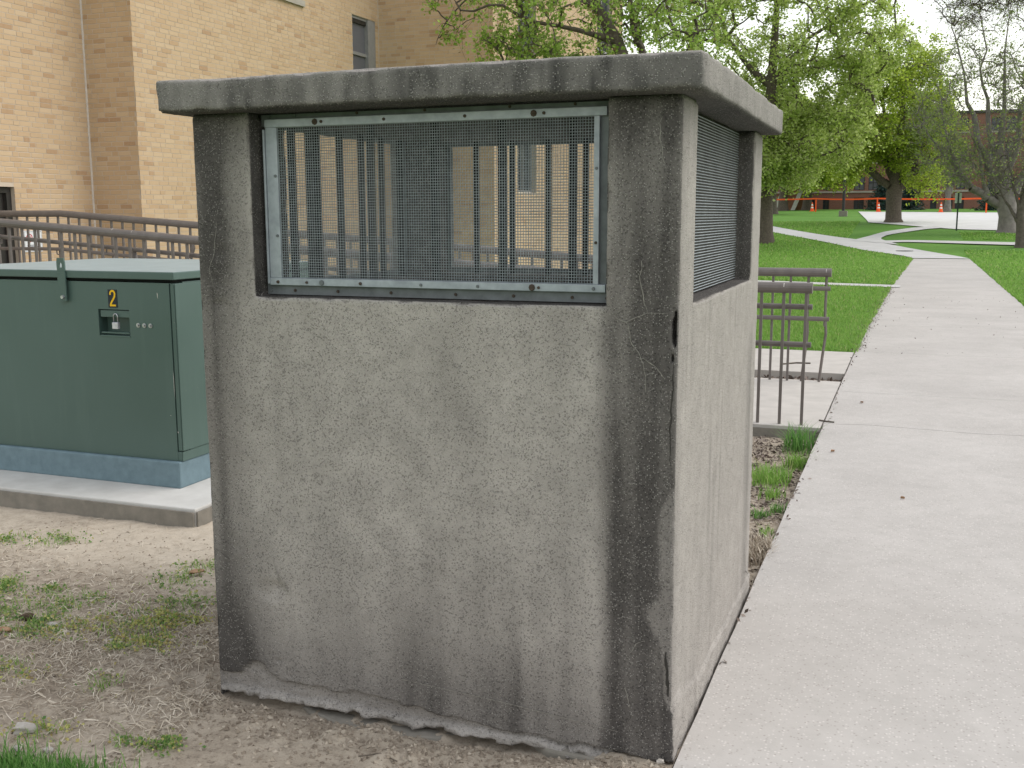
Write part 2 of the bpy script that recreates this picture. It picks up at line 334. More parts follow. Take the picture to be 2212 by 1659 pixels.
def tubes(P0, P1, R0, R1, n=4):
    P0, P1 = np.asarray(P0, float), np.asarray(P1, float); R0 = np.asarray(R0, float); R1 = np.asarray(R1, float)
    d = P1-P0; d /= (np.linalg.norm(d, axis=1, keepdims=True)+1e-9)
    ref = np.where(np.abs(d[:, 2:3]) < 0.9, np.array([[0, 0, 1.]]), np.array([[1., 0, 0]]))
    a = np.cross(d, ref); a /= np.linalg.norm(a, axis=1, keepdims=True); b = np.cross(a, d)
    ang = 2*np.pi*np.arange(n)/n
    o = a[:, None, :]*np.cos(ang)[None, :, None]+b[:, None, :]*np.sin(ang)[None, :, None]
    V = np.concatenate([P0[:, None]+o*R0[:, None, None], P1[:, None]+o*R1[:, None, None]], 1)   # m,2n,3
    k = np.arange(n); f = np.stack([k, (k+1) % n, n+(k+1) % n, n+k], 1)
    Q = f[None]+(np.arange(len(P0))*2*n)[:, None, None]
    return V.reshape(-1, 3), Q.reshape(-1, 4)
def leaf_quads(P, size, aspect=0.7, droop=0.3, rng=RNG):
    m = len(P); d = rng.normal(size=(m, 3)); d[:, 2] = d[:, 2]*0.6-droop; d /= np.linalg.norm(d, axis=1, keepdims=True)
    s = np.cross(d, rng.normal(size=(m, 3))); s /= np.linalg.norm(s, axis=1, keepdims=True)
    L = (size*rng.uniform(0.6, 1.35, m))[:, None]
    V = np.stack([P, P+d*L*0.5+s*L*aspect*0.5, P+d*L, P+d*L*0.5-s*L*aspect*0.5], 1)
    return V.reshape(-1, 3), np.arange(4*m).reshape(-1, 4)
def blades(P, h, w, lean=0.35, rng=RNG):
    m = len(P); a = rng.uniform(0, 2*np.pi, m); hh = h*rng.uniform(0.5, 1.25, m)
    dx = np.stack([np.cos(a), np.sin(a), np.zeros(m)], 1); px = np.stack([-np.sin(a), np.cos(a), np.zeros(m)], 1)
    ln = (lean*rng.uniform(0.1, 1.6, m)*hh)[:, None]; up = np.array([[0, 0, 1.]])
    ww = (w*rng.uniform(0.7, 1.3, m))[:, None]
    mid = P+up*hh[:, None]*0.55+dx*ln*0.3; tip = P+up*hh[:, None]*0.92+dx*ln
    V = np.stack([P-px*ww*0.5, P+px*ww*0.5, mid+px*ww*0.38, mid-px*ww*0.38, tip], 1).reshape(-1, 3)
    b = np.arange(m)[:, None]*5
    return V, b+np.array([[0, 1, 2, 3]]), b+np.array([[3, 2, 4]])
def merge(parts):
    V = []; Q = []; T = []; b = 0
    for p in parts:
        V.append(p[0]); Q.append(np.asarray(p[1]).reshape(-1, 4)+b)
        if len(p) > 2: T.append(np.asarray(p[2]).reshape(-1, 3)+b)
        b += len(p[0])
    return np.concatenate(V), np.concatenate(Q), (np.concatenate(T) if T else None)

# ------------------------------------------------------------------ terrain
TY = np.array([-60, 30, 39.6, 44, 54, 62, 85, 105, 900.]); TZ = np.array([0, 0, 0.0, 0.26, 0.68, 1.12, 1.72, 2.02, 2.02])
def gz(y):
    y = np.asarray(y, float); s = 0
    for o in (-3, -1.5, 0, 1.5, 3): s = s+np.interp(y+o, TY, TZ)
    return s/5
def grid(xs, ys, zf):
    X, Y = np.meshgrid(xs, ys); P = np.stack([X.ravel(), Y.ravel(), np.zeros(X.size)], 1); P[:, 2] = zf(P[:, 0], P[:, 1])
    nx = len(xs); i = np.arange(len(ys)-1)[:, None]*nx+np.arange(nx-1)[None]; i = i.ravel()
    return P, np.stack([i, i+1, i+nx+1, i+nx], 1)
xs = np.concatenate([np.linspace(-700, -40, 12), np.linspace(-36, 36, 73), np.linspace(40, 700, 12)])
ys = np.concatenate([np.linspace(-200, -12, 8), np.linspace(-10, 9, 20), [9.45, 9.55], np.linspace(10, 120, 221), np.linspace(130, 900, 14)])
def lawn_z(x, y):
    near = (y < 9.5) & (x < 2.2)
    z = gz(y)-0.014+0.02*fbm(np.stack([x, y, 0*x], 1), 0.5, 3, 3)*sstep(20, 40, y)
    return np.where(near, -0.16, z)
V, Q = grid(xs, ys, lawn_z)
tag(fast('lawn', V, Q, None, M['lawn'], None, True), kind='structure')
# ---- bare soil in front of and beside the enclosure
dx_ = np.concatenate([np.linspace(-9, -4.2, 25), np.linspace(-4.1, 0.012, 300)]); dy_ = np.concatenate([np.linspace(-2.0, -0.9, 12), np.linspace(-0.85, 2.2, 230), np.linspace(2.25, 5.15, 110)])
def soil_z(x, y):
    P = np.stack([x, y, 0*x], 1)
    z = -0.047+0.02*fbm(P, 1.1, 3, 5)+0.010*fbm(P, 6, 4, 9)+0.006*fbm(P, 28, 3, 12)
    clod = np.maximum(0, fbm(P, 14, 3, 21)-0.12)*0.045*sstep(-0.3, -0.05, -np.abs(y+0.12))   # crumbly band along the front
    z = z+clod-0.022*np.exp(-((y+0.0)/0.07)**2)*(x > -1.7)*sstep(-0.10, -0.35, x)
    z = z+0.03*sstep(-0.55, -0.05, x)*sstep(0.4, 0.0, y)                                       # soil runs up to the walk at the corner
    z = z-0.035*sstep(2.5, 4.5, y)*sstep(-1.2, -0.5, x)
    return np.minimum(z, -0.006)
V, Q = grid(dx_, dy_, soil_z)
o = tag(fast('dirt_ground', V, Q, None, M['dirt'], None, True), kind='structure')
PATCH = [('g', -2.61, 0.33, 0.11), ('g', -2.81, 0.37, 0.07), ('g', -2.59, 0.49, 0.09), ('g', -2.58, 0.22, 0.08), ('y', -2.41, 0.23, 0.06), ('g', -2.34, 0.83, 0.06), ('g', -2.14, 0.62, 0.08), ('y', -2.18, 0.42, 0.09), ('y', -2.16, 0.32, 0.10), ('y', -2.01, 0.25, 0.07), ('g', -3.27, 1.13, 0.07), ('g', -3.50, 1.05, 0.05), ('g', -1.58, -0.38, 0.03), ('g', -1.46, -0.37, 0.04), ('y', -1.85, -0.44, 0.05), ('g', -1.90, -0.11, 0.04), ('y', -2.31, -0.12, 0.06), ('g', -3.02, 0.54, 0.05), ('g', -2.79, 0.58, 0.03), ('g', -2.07, 0.16, 0.02), ('y', -2.05, 0.47, 0.06), ('g', -2.35, 1.01, 0.06), ('g', -3.1, 0.5, 0.1), ('g', -3.2, 0.3, 0.15), ('y', -2.9, 0.1, 0.1)]
litter = np.zeros(len(V)); pale = np.zeros(len(V)); P3 = np.stack([V[:, 0], V[:, 1], 0*V[:, 0]], 1)
band = sstep(0.95, 0.6, V[:, 1])*sstep(-0.55, 0.0, V[:, 1]+0.25*(V[:, 0]+2.4))*sstep(-1.55, -1.9, V[:, 0])
litter = np.clip(band*(0.55+0.8*fbm(P3, 2.5, 4, 31)), 0, 0.85)
litter = np.maximum(litter, 0.5*sstep(0.28, 0.05, np.abs(V[:, 1]+0.14))*sstep(-1.5, -1.35, V[:, 0])*np.clip(0.6+fbm(P3, 7, 3, 8), 0, 1))
litter = np.maximum(litter, 0.5*sstep(1.6, 2.0, V[:, 1])*sstep(-1.6, -1.3, V[:, 0]))
pale = np.clip(sstep(0.6, 1.1, V[:, 1])*sstep(2.2, 1.6, V[:, 1])*(0.7+0.9*fbm(P3, 1.6, 3, 77)), 0, 1)
for nm, A in (('litter', litter), ('pale', pale)):
    a = o.data.attributes.new(nm, 'FLOAT', 'POINT'); a.data.foreach_set('value', A.astype(np.float32))

# ------------------------------------------------------------------ pavements
sw = tag(bpy.data.objects.new('sidewalk', None), kind='structure'); COL.objects.link(sw)
def xl(y): return float(np.interp(y, [-20, 12, 21, 36], [0.018, 0.018, 0.16, 0.55]))
def xr(y): return float(np.interp(y, [-20, 16, 37], [2.34, 2.34, 2.38]))
def jag(y, amp, seed, n=22):
    x = np.linspace(0, 1, n); P = np.stack([x*7, 0*x, 0*x], 1); return x, y+amp*fbm(P, 1.0, 4, seed)
joints = [(-6, 0), (-0.9, 0), (5.22, 0.07), (6.72, 0.006), (9.6, 0.008), (12.7, 0.01), (15.8, 0.01), (18.9, 0.01), (22, 0.01), (25.1, 0.01), (28.2, 0.01), (31.3, 0.01), (34.4, 0.01), (36.6, 0.0)]
gapw = [0.004, 0.003, 0.0042, 0.0022, 0.003, 0.003, 0.003, 0.003, 0.003, 0.003, 0.003, 0.003, 0.003, 0]
def edge_jit(y, seed): return 0.008*float(fbm(np.array([[y*3.1, seed, 0]]), 1, 3, 5)[0])
for k in range(len(joints)-1):
    ta, ya = jag(joints[k][0], joints[k][1], k+40); tb, yb = jag(joints[k+1][0], joints[k+1][1], k+41)
    if k == 2: ya = ya-0.10*(ta-0.2)*(ta > 0.2)
    if k == 1: yb = yb-0.10*(tb-0.2)*(tb > 0.2)
    y0, y1 = ya+gapw[k], yb-gapw[k+1]
    lo = [(xl(y0[i])+(xr(y0[i])-xl(y0[i]))*ta[i], y0[i]) for i in range(len(ta))]
    hi = [(xl(y1[i])+(xr(y1[i])-xl(y1[i]))*tb[i], y1[i]) for i in range(len(tb))][::-1]
    yr = np.linspace(lo[-1][1], hi[0][1], 16)[1:-1]; yl = np.linspace(hi[-1][1], lo[0][1], 26)[1:-1]
    ej = 1.0 if joints[k][0] < 9 else 2.5
    poly = lo+[(xr(y)+edge_jit(y, 1)*ej, y) for y in yr]+hi+[(xl(y)+abs(edge_jit(y, 2))*ej, y) for y in yl]
    tilt = 0.0
    m = MB(); m.prism(poly, -0.13, 0.0); m.build('slab', M['walk'], sw)
def ribbon(name, L, Rr, mat, dz=0.02, n=6):
    # smooth paved strip between two polylines, laid on the terrain
    def dens(A):
        A = np.array(A, float); t = np.arange(len(A)); tt = np.linspace(0, len(A)-1, (len(A)-1)*8+1)
        B = np.stack([np.interp(tt, t, A[:, 0]), np.interp(tt, t, A[:, 1])], 1)
        for _ in range(6): B[1:-1] = (B[:-2]+2*B[1:-1]+B[2:])/4
        return B
    A, B = dens(L), dens(Rr); V = []
    for i in range(len(A)):
        for k in range(n+1):
            p = A[i]+(B[i]-A[i])*k/n; V.append((p[0], p[1], float(gz(p[1]))+dz))
    F = [(i*(n+1)+k, i*(n+1)+k+1, (i+1)*(n+1)+k+1, (i+1)*(n+1)+k) for i in range(len(A)-1) for k in range(n)]
    o = fast(name, V, F, None, mat, None, False); o.data.flip_normals()
    return tag(o, kind='structure')
ribbon('path', [(0.56, 36.55), (0.25, 38.2), (-0.3, 39.4), (-1.14, 41.0), (-2.64, 44.55), (-6.75, 53.9), (-14, 70)], [(2.38, 36.55), (2.05, 38.3), (1.2, 40.6), (-0.8, 45.41), (-3.17, 49.6), (-7.33, 58.6), (-14.6, 74.5)], M['path'])
ribbon('path', [(-2.0, 46.4), (-1.3, 50.2), (-0.8, 53.2), (0.4, 56.2), (1.6, 57.5)], [(0.0, 44.2), (-0.9, 47.6), (-0.6, 50.8), (1.1, 55.2), (2.0, 56.2)], M['path'], 0.026)
ribbon('path', [(-1.4, 45.9), (0.3, 46.9), (2.5, 46.3), (4.6, 45.7), (12, 43.6)], [(-0.9, 45.0), (0.3, 45.7), (2.5, 44.9), (4.5, 44.2), (12, 42.1)], M['path'], 0.030)
ribbon('path', [(-9, 23.9), (-2.81, 22.3), (0.1, 21.55), (0.35, 21.5)], [(-9, 23.1), (-2.7, 21.5), (0.1, 20.8), (0.35, 20.75)], M['path'], 0.012)
ribbon('parking_lot', [(-3.6, 84.6), (2.29, 81.5), (7.4, 79.5), (16, 76), (30, 74)], [(-1.9, 60.9), (1.3, 56.6), (2.7, 55.0), (5.4, 54.1), (30, 50)], M['lot'], 0.022, 14)
m = MB(); m.tube([(0, 0, 0), (0, 0, 0.012)], 0.32, 20); tag(m.build('manhole_cover', M['iron'], loc=(0.25, 40.9, float(gz(40.9))+0.02)), 'round grey iron cover set in the bend of the far path', 'manhole cover')
# ramp, landing and flat slab beyond it
def rz(x): return float(np.interp(-x, [0, 0.95, 8.9, 11], [0, 0, 0.556, 0.556]))
xr_ = [0.008, -0.95, -2.5, -4.5, -6.5, -8.9, -10.58]
m = MB()
prof = [(x, rz(x)) for x in xr_]
vs = [(x, y, z) for (x, z) in prof for y in (5.0, 7.28)]+[(x, y, -0.2) for (x, z) in prof for y in (5.0, 7.28)]
n = len(prof); fs = []
for i in range(n-1):
    a, b = 2*i, 2*i+2; c, d = 2*n+2*i, 2*n+2*i+2
    fs += [(a, a+1, b+1, b), (a, b, d, c), (a+1, c+1, d+1, b+1)]
fs += [(0, 2*n, 2*n+1, 1), (2*n-2, 2*n-1, 4*n-1, 4*n-2)]
m.add(vs, fs); tag(m.build('ramp', M['ramp_concrete']), kind='structure')
m = MB(); m.box(-10.58, 0.004, 4.985, 4.998, -0.2, -0.022); m.build('curb_face', M['slab_edge'], [o for o in COL.objects if o.name == 'ramp'][0])
m = MB(); m.box(-9, 0.008, 7.80, 9.52, -0.2, 0.0); tag(m.build('walkway', M['ramp_concrete']), kind='structure')
m = MB(); m.box(-10, 0.01, 7.29, 7.79, -0.3, -0.07); tag(m.build('planting_bed', M['dirt']), kind='structure')

# ------------------------------------------------------------------ the concrete vent enclosure
BW, BD, BH, ST = 1.516, 1.52, 1.826, 1.276
enc = thing('vent_enclosure', 'tall weathered grey concrete box with flat cap and wire mesh openings', 'vent enclosure')
def voxel(xs, ys, zs, fill):
    cx, cy, cz = [(a[1:]+a[:-1])/2 for a in (xs, ys, zs)]
    O = fill(cx[:, None, None], cy[None, :, None], cz[None, None, :]); O = np.broadcast_to(O, (len(cx), len(cy), len(cz)))
    Pd = np.pad(O, 1); n = (len(xs), len(ys), len(zs)); Qs = []
    idx = lambda i, j, k: (i*n[1]+j)*n[2]+k
    for ax in range(3):
        for sgn in (1, -1):
            sh = [slice(1, -1)]*3; sh[ax] = slice(2, None) if sgn > 0 else slice(0, -2)
            i, j, k = np.nonzero(O & ~Pd[tuple(sh)])
            off = 1 if sgn > 0 else 0
            if ax == 0: c = [idx(i+off, j, k), idx(i+off, j+1, k), idx(i+off, j+1, k+1), idx(i+off, j, k+1)]
            elif ax == 1: c = [idx(i, j+off, k), idx(i, j+off, k+1), idx(i+1, j+off, k+1), idx(i+1, j+off, k)]
            else: c = [idx(i, j, k+off), idx(i+1, j, k+off), idx(i+1, j+1, k+off), idx(i, j+1, k+off)]
            c = np.stack(c, 1); Qs.append(c if sgn > 0 else c[:, ::-1])
    Qa = np.concatenate(Qs); u, inv = np.unique(Qa, return_inverse=True)
    i = u//(n[1]*n[2]); j = (u//n[2]) % n[1]; k = u % n[2]
    return np.stack([xs[i], ys[j], zs[k]], 1), inv.reshape(-1, 4)
def vnorm(V, Q):
    a = V[Q[:, 2]]-V[Q[:, 0]]; b = V[Q[:, 3]]-V[Q[:, 1]]; fn = np.cross(a, b); Nn = np.zeros_like(V)
    for k in range(4): np.add.at(Nn, Q[:, k], fn)
    return Nn/(np.linalg.norm(Nn, axis=1, keepdims=True)+1e-12), fn
def soften(V, Q, it=4, ring=1):
    E = np.concatenate([Q[:, [0, 1]], Q[:, [1, 2]], Q[:, [2, 3]], Q[:, [3, 0]]]); Nn, fn = vnorm(V, Q)
    fu = fn/(np.linalg.norm(fn, axis=1, keepdims=True)+1e-12); sharp = np.zeros(len(V))
    for k in range(4): np.maximum.at(sharp, Q[:, k], (1-(fu*Nn[Q[:, k]]).sum(1) > 0.05).astype(float))
    for _ in range(ring):
        s2 = sharp.copy(); np.maximum.at(s2, E[:, 0], sharp[E[:, 1]]); np.maximum.at(s2, E[:, 1], sharp[E[:, 0]]); sharp = s2
    V = V.copy()
    for _ in range(it):
        A = np.zeros_like(V); c = np.zeros(len(V)); np.add.at(A, E[:, 0], V[E[:, 1]]); np.add.at(A, E[:, 1], V[E[:, 0]]); np.add.at(c, E[:, 0], 1); np.add.at(c, E[:, 1], 1)
        V += (A/c[:, None]-V)*sharp[:, None]*0.6
    return V, sharp
def seq(*segs): return np.unique(np.round(np.concatenate([np.linspace(a, b, int(round((b-a)/s))+1) for a, b, s in segs]), 5))
BX = seq((-BW, -1.48, 0.009), (-1.48, -0.06, 0.0135), (-0.06, 0, 0.006)); BX = np.unique(np.append(BX, [-1.313, -0.2]))
BY = seq((0, 0.05, 0.007), (0.05, 1.47, 0.0142), (1.47, BD, 0.01)); BY = np.unique(np.append(BY, [0.2, BD-0.2]))
BZ = seq((-0.2, -0.1, 0.02), (-0.1, 0.12, 0.0055), (0.12, 1.25, 0.0135), (1.25, ST, 0.0065), (ST, BH, 0.0137))
def bfill(x, y, z):
    inx = (x > -1.313) & (x < -0.2); iny = (y > 0.2) & (y < BD-0.2)
    sp_ = ((x > -0.019) & (x < -0.006) & (y < 0.045) & (z > 1.188) & (z < 1.252)) | ((x > -0.013) & (x < -0.006) & (y < 0.03) & (z > 1.168) & (z < 1.272)) | ((x > -0.019) & (x < -0.012) & (y < 0.02) & (z > 1.13) & (z < 1.152))
    return np.where(z < ST, ~(inx & iny), ~inx & ~iny) & ~sp_
V, Q = voxel(BX, BY, BZ, bfill); V0 = V.copy(); V, sharp = soften(V, Q, 3, 0); Nn, _ = vnorm(V, Q)
x, y, z = V0.T
front = (y < 0.012) & (Nn[:, 1] < -0.3); right = (x > -0.012) & (Nn[:, 0] > 0.3)
d = 0.0018*fbm(V0, 4, 3, 2)+0.0012*fbm(V0, 18, 3, 6)+0.0007*fbm(V0, 45, 2, 7)
chip = np.clip(fbm(V0, 16, 4, 15)-0.05, 0, 1)*0.026*sharp; d = d-chip*(z > 0.1)
V += Nn*d[:, None]
P3 = np.stack([x, 0*x, 0*x], 1)
# eroded foot of the front wall: peeled plaster, a rough ledge and the undercut below it
zc = 0.012+0.028*sstep(-0.4, -1.5, x)+0.016*fbm(P3, 5, 4, 50)+0.016*fbm(P3, 23, 3, 51)+0.05*np.exp(-((x+1.37)/0.05)**2)-0.02*sstep(-0.7, -0.2, x)
zl = -0.012+0.012*fbm(P3, 6, 4, 60)+0.008*fbm(P3, 25, 3, 61)-0.004*sstep(-1.5, 0, -x)+0.018*sstep(-0.75, -0.05, x)
zl = np.minimum(zl, zc-0.012)
rough = 0.020*fbm(V0, 24, 4, 71)+0.012*fbm(V0, 62, 3, 72)
fz = np.where(z > zc, 0, np.where(z > zl, 0.015+0.35*rough, np.where(z > zl-0.020, -0.010-1.1*rough-0.012*np.clip(fbm(P3, 9, 3, 73), -1, 1), 0.055+rough)))
fmask = front & (y < 0.012) & (x > -BW+0.004)
V[:, 1] += np.where(fmask & (z < 0.13), fz, 0)
# right wall foot flare and flaking
zr = 0.06+0.05*fbm(np.stack([y, 0*y, 0*y], 1), 3, 4, 90)+0.10*sstep(0.5, 0.0, y)
V[:, 0] += np.where(right & (z < 0.3), np.where(z > zr, 0.0, 0.008+0.2*rough), 0)
# open gap where the plaster has split from the right corner
# pockmarks
for px, pz, pr, dep in ((-1.41, 1.575, 0.016, 0.006), (-1.44, 1.41, 0.03, 0.006), (-1.30, 0.335, 0.045, 0.008), (-1.27, 0.35, 0.02, 0.008), (-1.42, 0.52, 0.012, -0.006), (-1.42, 0.44, 0.012, -0.006), (-0.75, 0.33, 0.012, -0.006), (-1.45, 1.25, 0.02, 0.005), (-1.05, 0.75, 0.01, 0.004), (-1.28, 0.10, 0.01, 0.006), (-0.6, 1.18, 0.008, 0.004)):
    V[:, 1] += np.where(front, dep*np.exp(-(((x-px)/pr)**2+((z-pz)/(pr*0.7))**2)**2), 0)
ctop = np.exp(-((y)/0.02)**2)
body = fast('body', V, Q, None, M['concrete'], enc, True)
# stains and painted inside shade: grown dirt with its own shape on the front wall, cleaner right wall
stv = fbm(np.stack([x*9, y*9, z*0.9], 1), 1, 4, 101); stb = fbm(V0, 3.2, 4, 111); stf = fbm(np.stack([x*26, y*26, z*1.6], 1), 1, 3, 121)
wob = 0.022*stb+0.012*stf
rp = sstep(-0.235, -0.165, x+wob)*(0.74+0.24*sstep(1.75, 1.25, z+0.2*stb)*sstep(-0.05, 0.45, z))
rp = rp*(0.90+0.4*stf+0.2*stb)
rp = np.maximum(rp, 0.95*np.exp(-((x+0.075+0.3*wob)/0.075)**2)*sstep(1.2, 0.9, z+0.1*stb)*sstep(0.05, 0.5, z))
lp = sstep(-1.33, -1.46, x+1.3*wob)*(0.50+0.3*stf)+0.30*sstep(-1.25, -1.40, x+wob)*sstep(0.7, 0.2, z)
lp = lp+0.38*sstep(-1.30, -1.34, x)*sstep(1.2, 1.4, z)
ce = np.exp(-((x+0.78+0.05*stb)/0.11)**2)*sstep(0.70, 0.25, z+0.12*stb)*(0.42+0.3*stf)
ce2 = np.exp(-((x+0.5)/0.26)**2)*sstep(0.75, 0.2, z+0.1*stb)*(0.26+0.25*stf)
bt = sstep(0.34, 0.04, z+0.08*stb)*0.62
top = sstep(1.62, 1.8, z)*0.28
streak = np.clip(stv-0.12, 0, 1)*0.55+np.clip(stf-0.25, 0, 1)*0.4
st_front = np.clip(np.maximum(np.maximum(rp, lp), np.maximum(ce, ce2))+0.6*bt+top+streak*0.5+0.10*stb, 0, 0.97)
peel = sstep(0.0, 0.12, stb+0.25*stf+0.10-9*np.abs(x+0.008))*sstep(1.1, 0.95, z)
st_front = st_front*(1-0.42*peel)
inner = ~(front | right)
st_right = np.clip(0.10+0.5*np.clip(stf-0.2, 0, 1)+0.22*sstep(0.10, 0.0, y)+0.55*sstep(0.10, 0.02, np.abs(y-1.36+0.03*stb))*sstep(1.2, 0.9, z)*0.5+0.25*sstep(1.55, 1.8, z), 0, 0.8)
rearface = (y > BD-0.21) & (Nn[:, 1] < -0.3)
stain_shade = np.where(front, st_front, np.where(right, st_right, np.where(rearface, 0.90+0.15*stf, np.clip(0.98+0.1*stb, 0, 1))))  # inside faces and rear pier face: shade painted in as dark colour
stain_shade = np.where(front & (z < zc) & (z > zl), np.clip(0.42+0.3*stb, 0, 0.8), np.where(front & (z <= zl) & (z > zl-0.02), 0.30+0.35*np.clip(stb+0.5*stf, -0.5, 1), stain_shade))
palev = np.where(right, np.clip(0.72+0.35*stb-0.35*sstep(0.17, 0.10, y), 0, 1), np.where(front, np.clip(0.10*sstep(ST-0.03, ST, z)+0.12*sstep(0.4, 1.2, z)*(1+stb), 0, 1), 0.0))
palev = np.where((Nn[:, 2] > 0.6) & (z > 1.2), 0.6, palev)  # sill edge highlight put into the pale value
palev = np.where(front & (z < zc) & (z > zl-0.02) & (z <= zl+0.002), 0.22, palev)
for nm, A in (('stain_shade', stain_shade), ('pale', palev)):
    a = body.data.attributes.new(nm, 'FLOAT', 'POINT'); a.data.foreach_set('value', A.astype(np.float32))
# cap slab
CX0, CX1, CY0, CY1, CZ0, CZ1 = -1.588, 0.068, -0.072, 1.566, BH+0.002, 1.922
V, Q = voxel(seq((CX0, CX1, 0.0125)), seq((CY0, CY1, 0.014)), seq((CZ0, CZ1, 0.0094)), lambda x, y, z: (x < 9) & (y < 9) & (z < 9))
V0 = V.copy(); V, sharp = soften(V, Q, 2, 0); Nn, _ = vnorm(V, Q); x, y, z = V0.T
chip = np.clip(fbm(V0, 14, 4, 215)-0.1, 0, 1)*0.02*sharp
V += Nn*(0.002*fbm(V0, 5, 3, 202)+0.0012*fbm(V0, 30, 3, 206)-chip)[:, None]
V[:, 2] += 0.004*fbm(np.stack([x, y, 0*x], 1), 2.2, 3, 204)
cap = fast('cap_slab', V, Q, None, M['cap'], enc, True)
stf = fbm(np.stack([x*22, y*22, z*4], 1), 1, 3, 221); stb = fbm(V0, 2.6, 4, 222); std = fbm(np.stack([x*45, y*45, z*3], 1), 1, 2, 224)
fr = y < CY0+0.012; rt = x > CX1-0.012; tp = Nn[:, 2] > 0.6
s = 0.26+0.25*sstep(-1.3, -0.5, x)+0.7*np.clip(stf, -0.4, 1)+0.25*stb+0.7*np.clip(std-0.05, 0, 1)*sstep(CZ1-0.01, CZ0+0.03, z)
s = np.where(rt, 0.08+0.5*np.clip(std, 0, 1)*sstep(CZ1, CZ0, z)+0.15*stf, s); s = np.where(tp, 0.05, s); s = np.where(Nn[:, 2] < -0.6, 0.78+0.3*stb, s)  # underside of the cap: shade put into the colour
pv = np.where(rt, 0.50, 0.0)+np.where(tp, 0.75, 0)+np.where(fr, 0.45*sstep(CZ1-0.018, CZ1-0.004, z), 0)  # front top rim paler, a painted edge highlight
for nm, A in (('stain_shade', np.clip(s, 0, 0.95)), ('pale', np.clip(pv, 0, 1))):
    a = cap.data.attributes.new(nm, 'FLOAT', 'POINT'); a.data.foreach_set('value', A.astype(np.float32))
m = MB(); tp_ = [(-1.22, 0.03), (-1.15, -0.012), (-1.05, -0.045), (-0.93, -0.075), (-0.86, -0.098), (-0.80, -0.085), (-0.76, -0.04), (-0.70, -0.02), (-0.66, 0.03)]
m.prism(tp_, -0.12, -0.052); m.build('footing', M['slab_edge'], enc, bevel=0.010, seg=2)
m = MB(); m.prism([(-0.42, 0.03), (-0.36, -0.022), (-0.22, -0.03), (-0.10, -0.022), (-0.03, -0.012), (-0.012, 0.03)], -0.12, -0.024); m.build('footing', M['slab_edge'], enc, bevel=0.009, seg=2)
# floor of the shaft, deep inside
m = MB(); m.box(-1.32, -0.19, 0.19, BD-0.19, -0.15, 0.1); fl = m.build('shaft_floor', M['slab_edge'], enc)
# fine pale cracks and scratches lying on the faces
def crackline(name, pts, w, mat, axis='front'):
    P = [np.array(p, float) for p in pts]; out = []
    for i in range(len(P)-1):
        for t in np.linspace(0, 1, 6, endpoint=False): out.append(P[i]+(P[i+1]-P[i])*t)
    out.append(P[-1]); out = np.array(out)
    jit = 0.006*fbm(np.stack([out[:, 0]*45, out[:, 1]*45, 0*out[:, 0]], 1), 1, 3, int(abs(out[0, 0])*1000) % 97)
    out[:, 0] += jit; vs = []; fs = []
    for i, p in enumerate(out):
        dd = out[min(i+1, len(out)-1)]-out[max(i-1, 0)]; nn = np.array([-dd[1], dd[0]])/(np.linalg.norm(dd)+1e-9)
        ww = w*(0.35+0.65*math.sin(math.pi*min(1, max(0.06, i/(len(out)-1)))))*(0.7+0.6*random.random())*0.5
        for s_ in (-1, 1):
            q = p+nn*ww*s_
            vs.append((q[0], -0.0042, q[1]) if axis == 'front' else (0.0042, q[0], q[1]))
    for i in range(len(out)-1): fs.append((2*i, 2*i+1, 2*i+3, 2*i+2))
    m = MB(); m.add(vs, fs); return m.build(name, mat, enc)
for pts, w in (([(-0.055, 1.77), (-0.062, 1.755), (-0.055, 1.70), (-0.045, 1.65)], 0.003), ([(-0.10, 1.40), (-0.105, 1.34), (-0.094, 1.30), (-0.085, 1.262)], 0.0035),
               ([(-0.185, 1.262), (-0.165, 1.245), (-0.14, 1.236), (-0.115, 1.25), (-0.085, 1.262), (-0.03, 1.263)], 0.003), ([(-0.14, 1.236), (-0.13, 1.19), (-0.105, 1.15), (-0.09, 1.12), (-0.085, 1.05)], 0.0032),
               ([(-0.09, 1.14), (-0.06, 1.12), (-0.03, 1.085)], 0.003), ([(-1.285, 0.44), (-1.265, 0.38), (-1.25, 0.345)], 0.004), ([(-1.243, 0.372), (-1.235, 0.33)], 0.005), ([(-0.33, 1.175), (-0.31, 1.166), (-0.285, 1.168)], 0.003),
               ([(-1.44, 1.50), (-1.45, 1.42), (-1.47, 1.36), (-1.46, 1.30)], 0.0025), ([(-0.85, 0.11), (-0.5, 0.09), (-0.15, 0.06)], 0.003), ([(-0.12, 0.30), (-0.1, 0.33), (-0.075, 0.345)], 0.003), ([(-0.13, 0.2), (-0.115, 0.14)], 0.003)):
    crackline('pale_crack', pts, w*0.72, M['mineral'])
for pts, w in (([(-0.012, 1.13), (-0.010, 1.05), (-0.016, 0.95), (-0.012, 0.85)], 0.004), ([(-0.014, 0.32), (-0.010, 0.24), (-0.004, 0.19)], 0.009)):
    crackline('open_crack', pts, w, M['dark_crack'])
for pts, w in (([(1.49, 0.06), (1.40, 0.10), (1.36, 0.2), (1.34, 0.24)], 0.004), ([(1.18, 0.04), (1.10, 0.045), (1.02, 0.03), (0.93, -0.005)], 0.007), ([(0.62, 0.02), (0.42, 0.02), (0.2, 0.05)], 0.006)):
    crackline('open_crack', pts, w, M['dark_crack'], 'right')
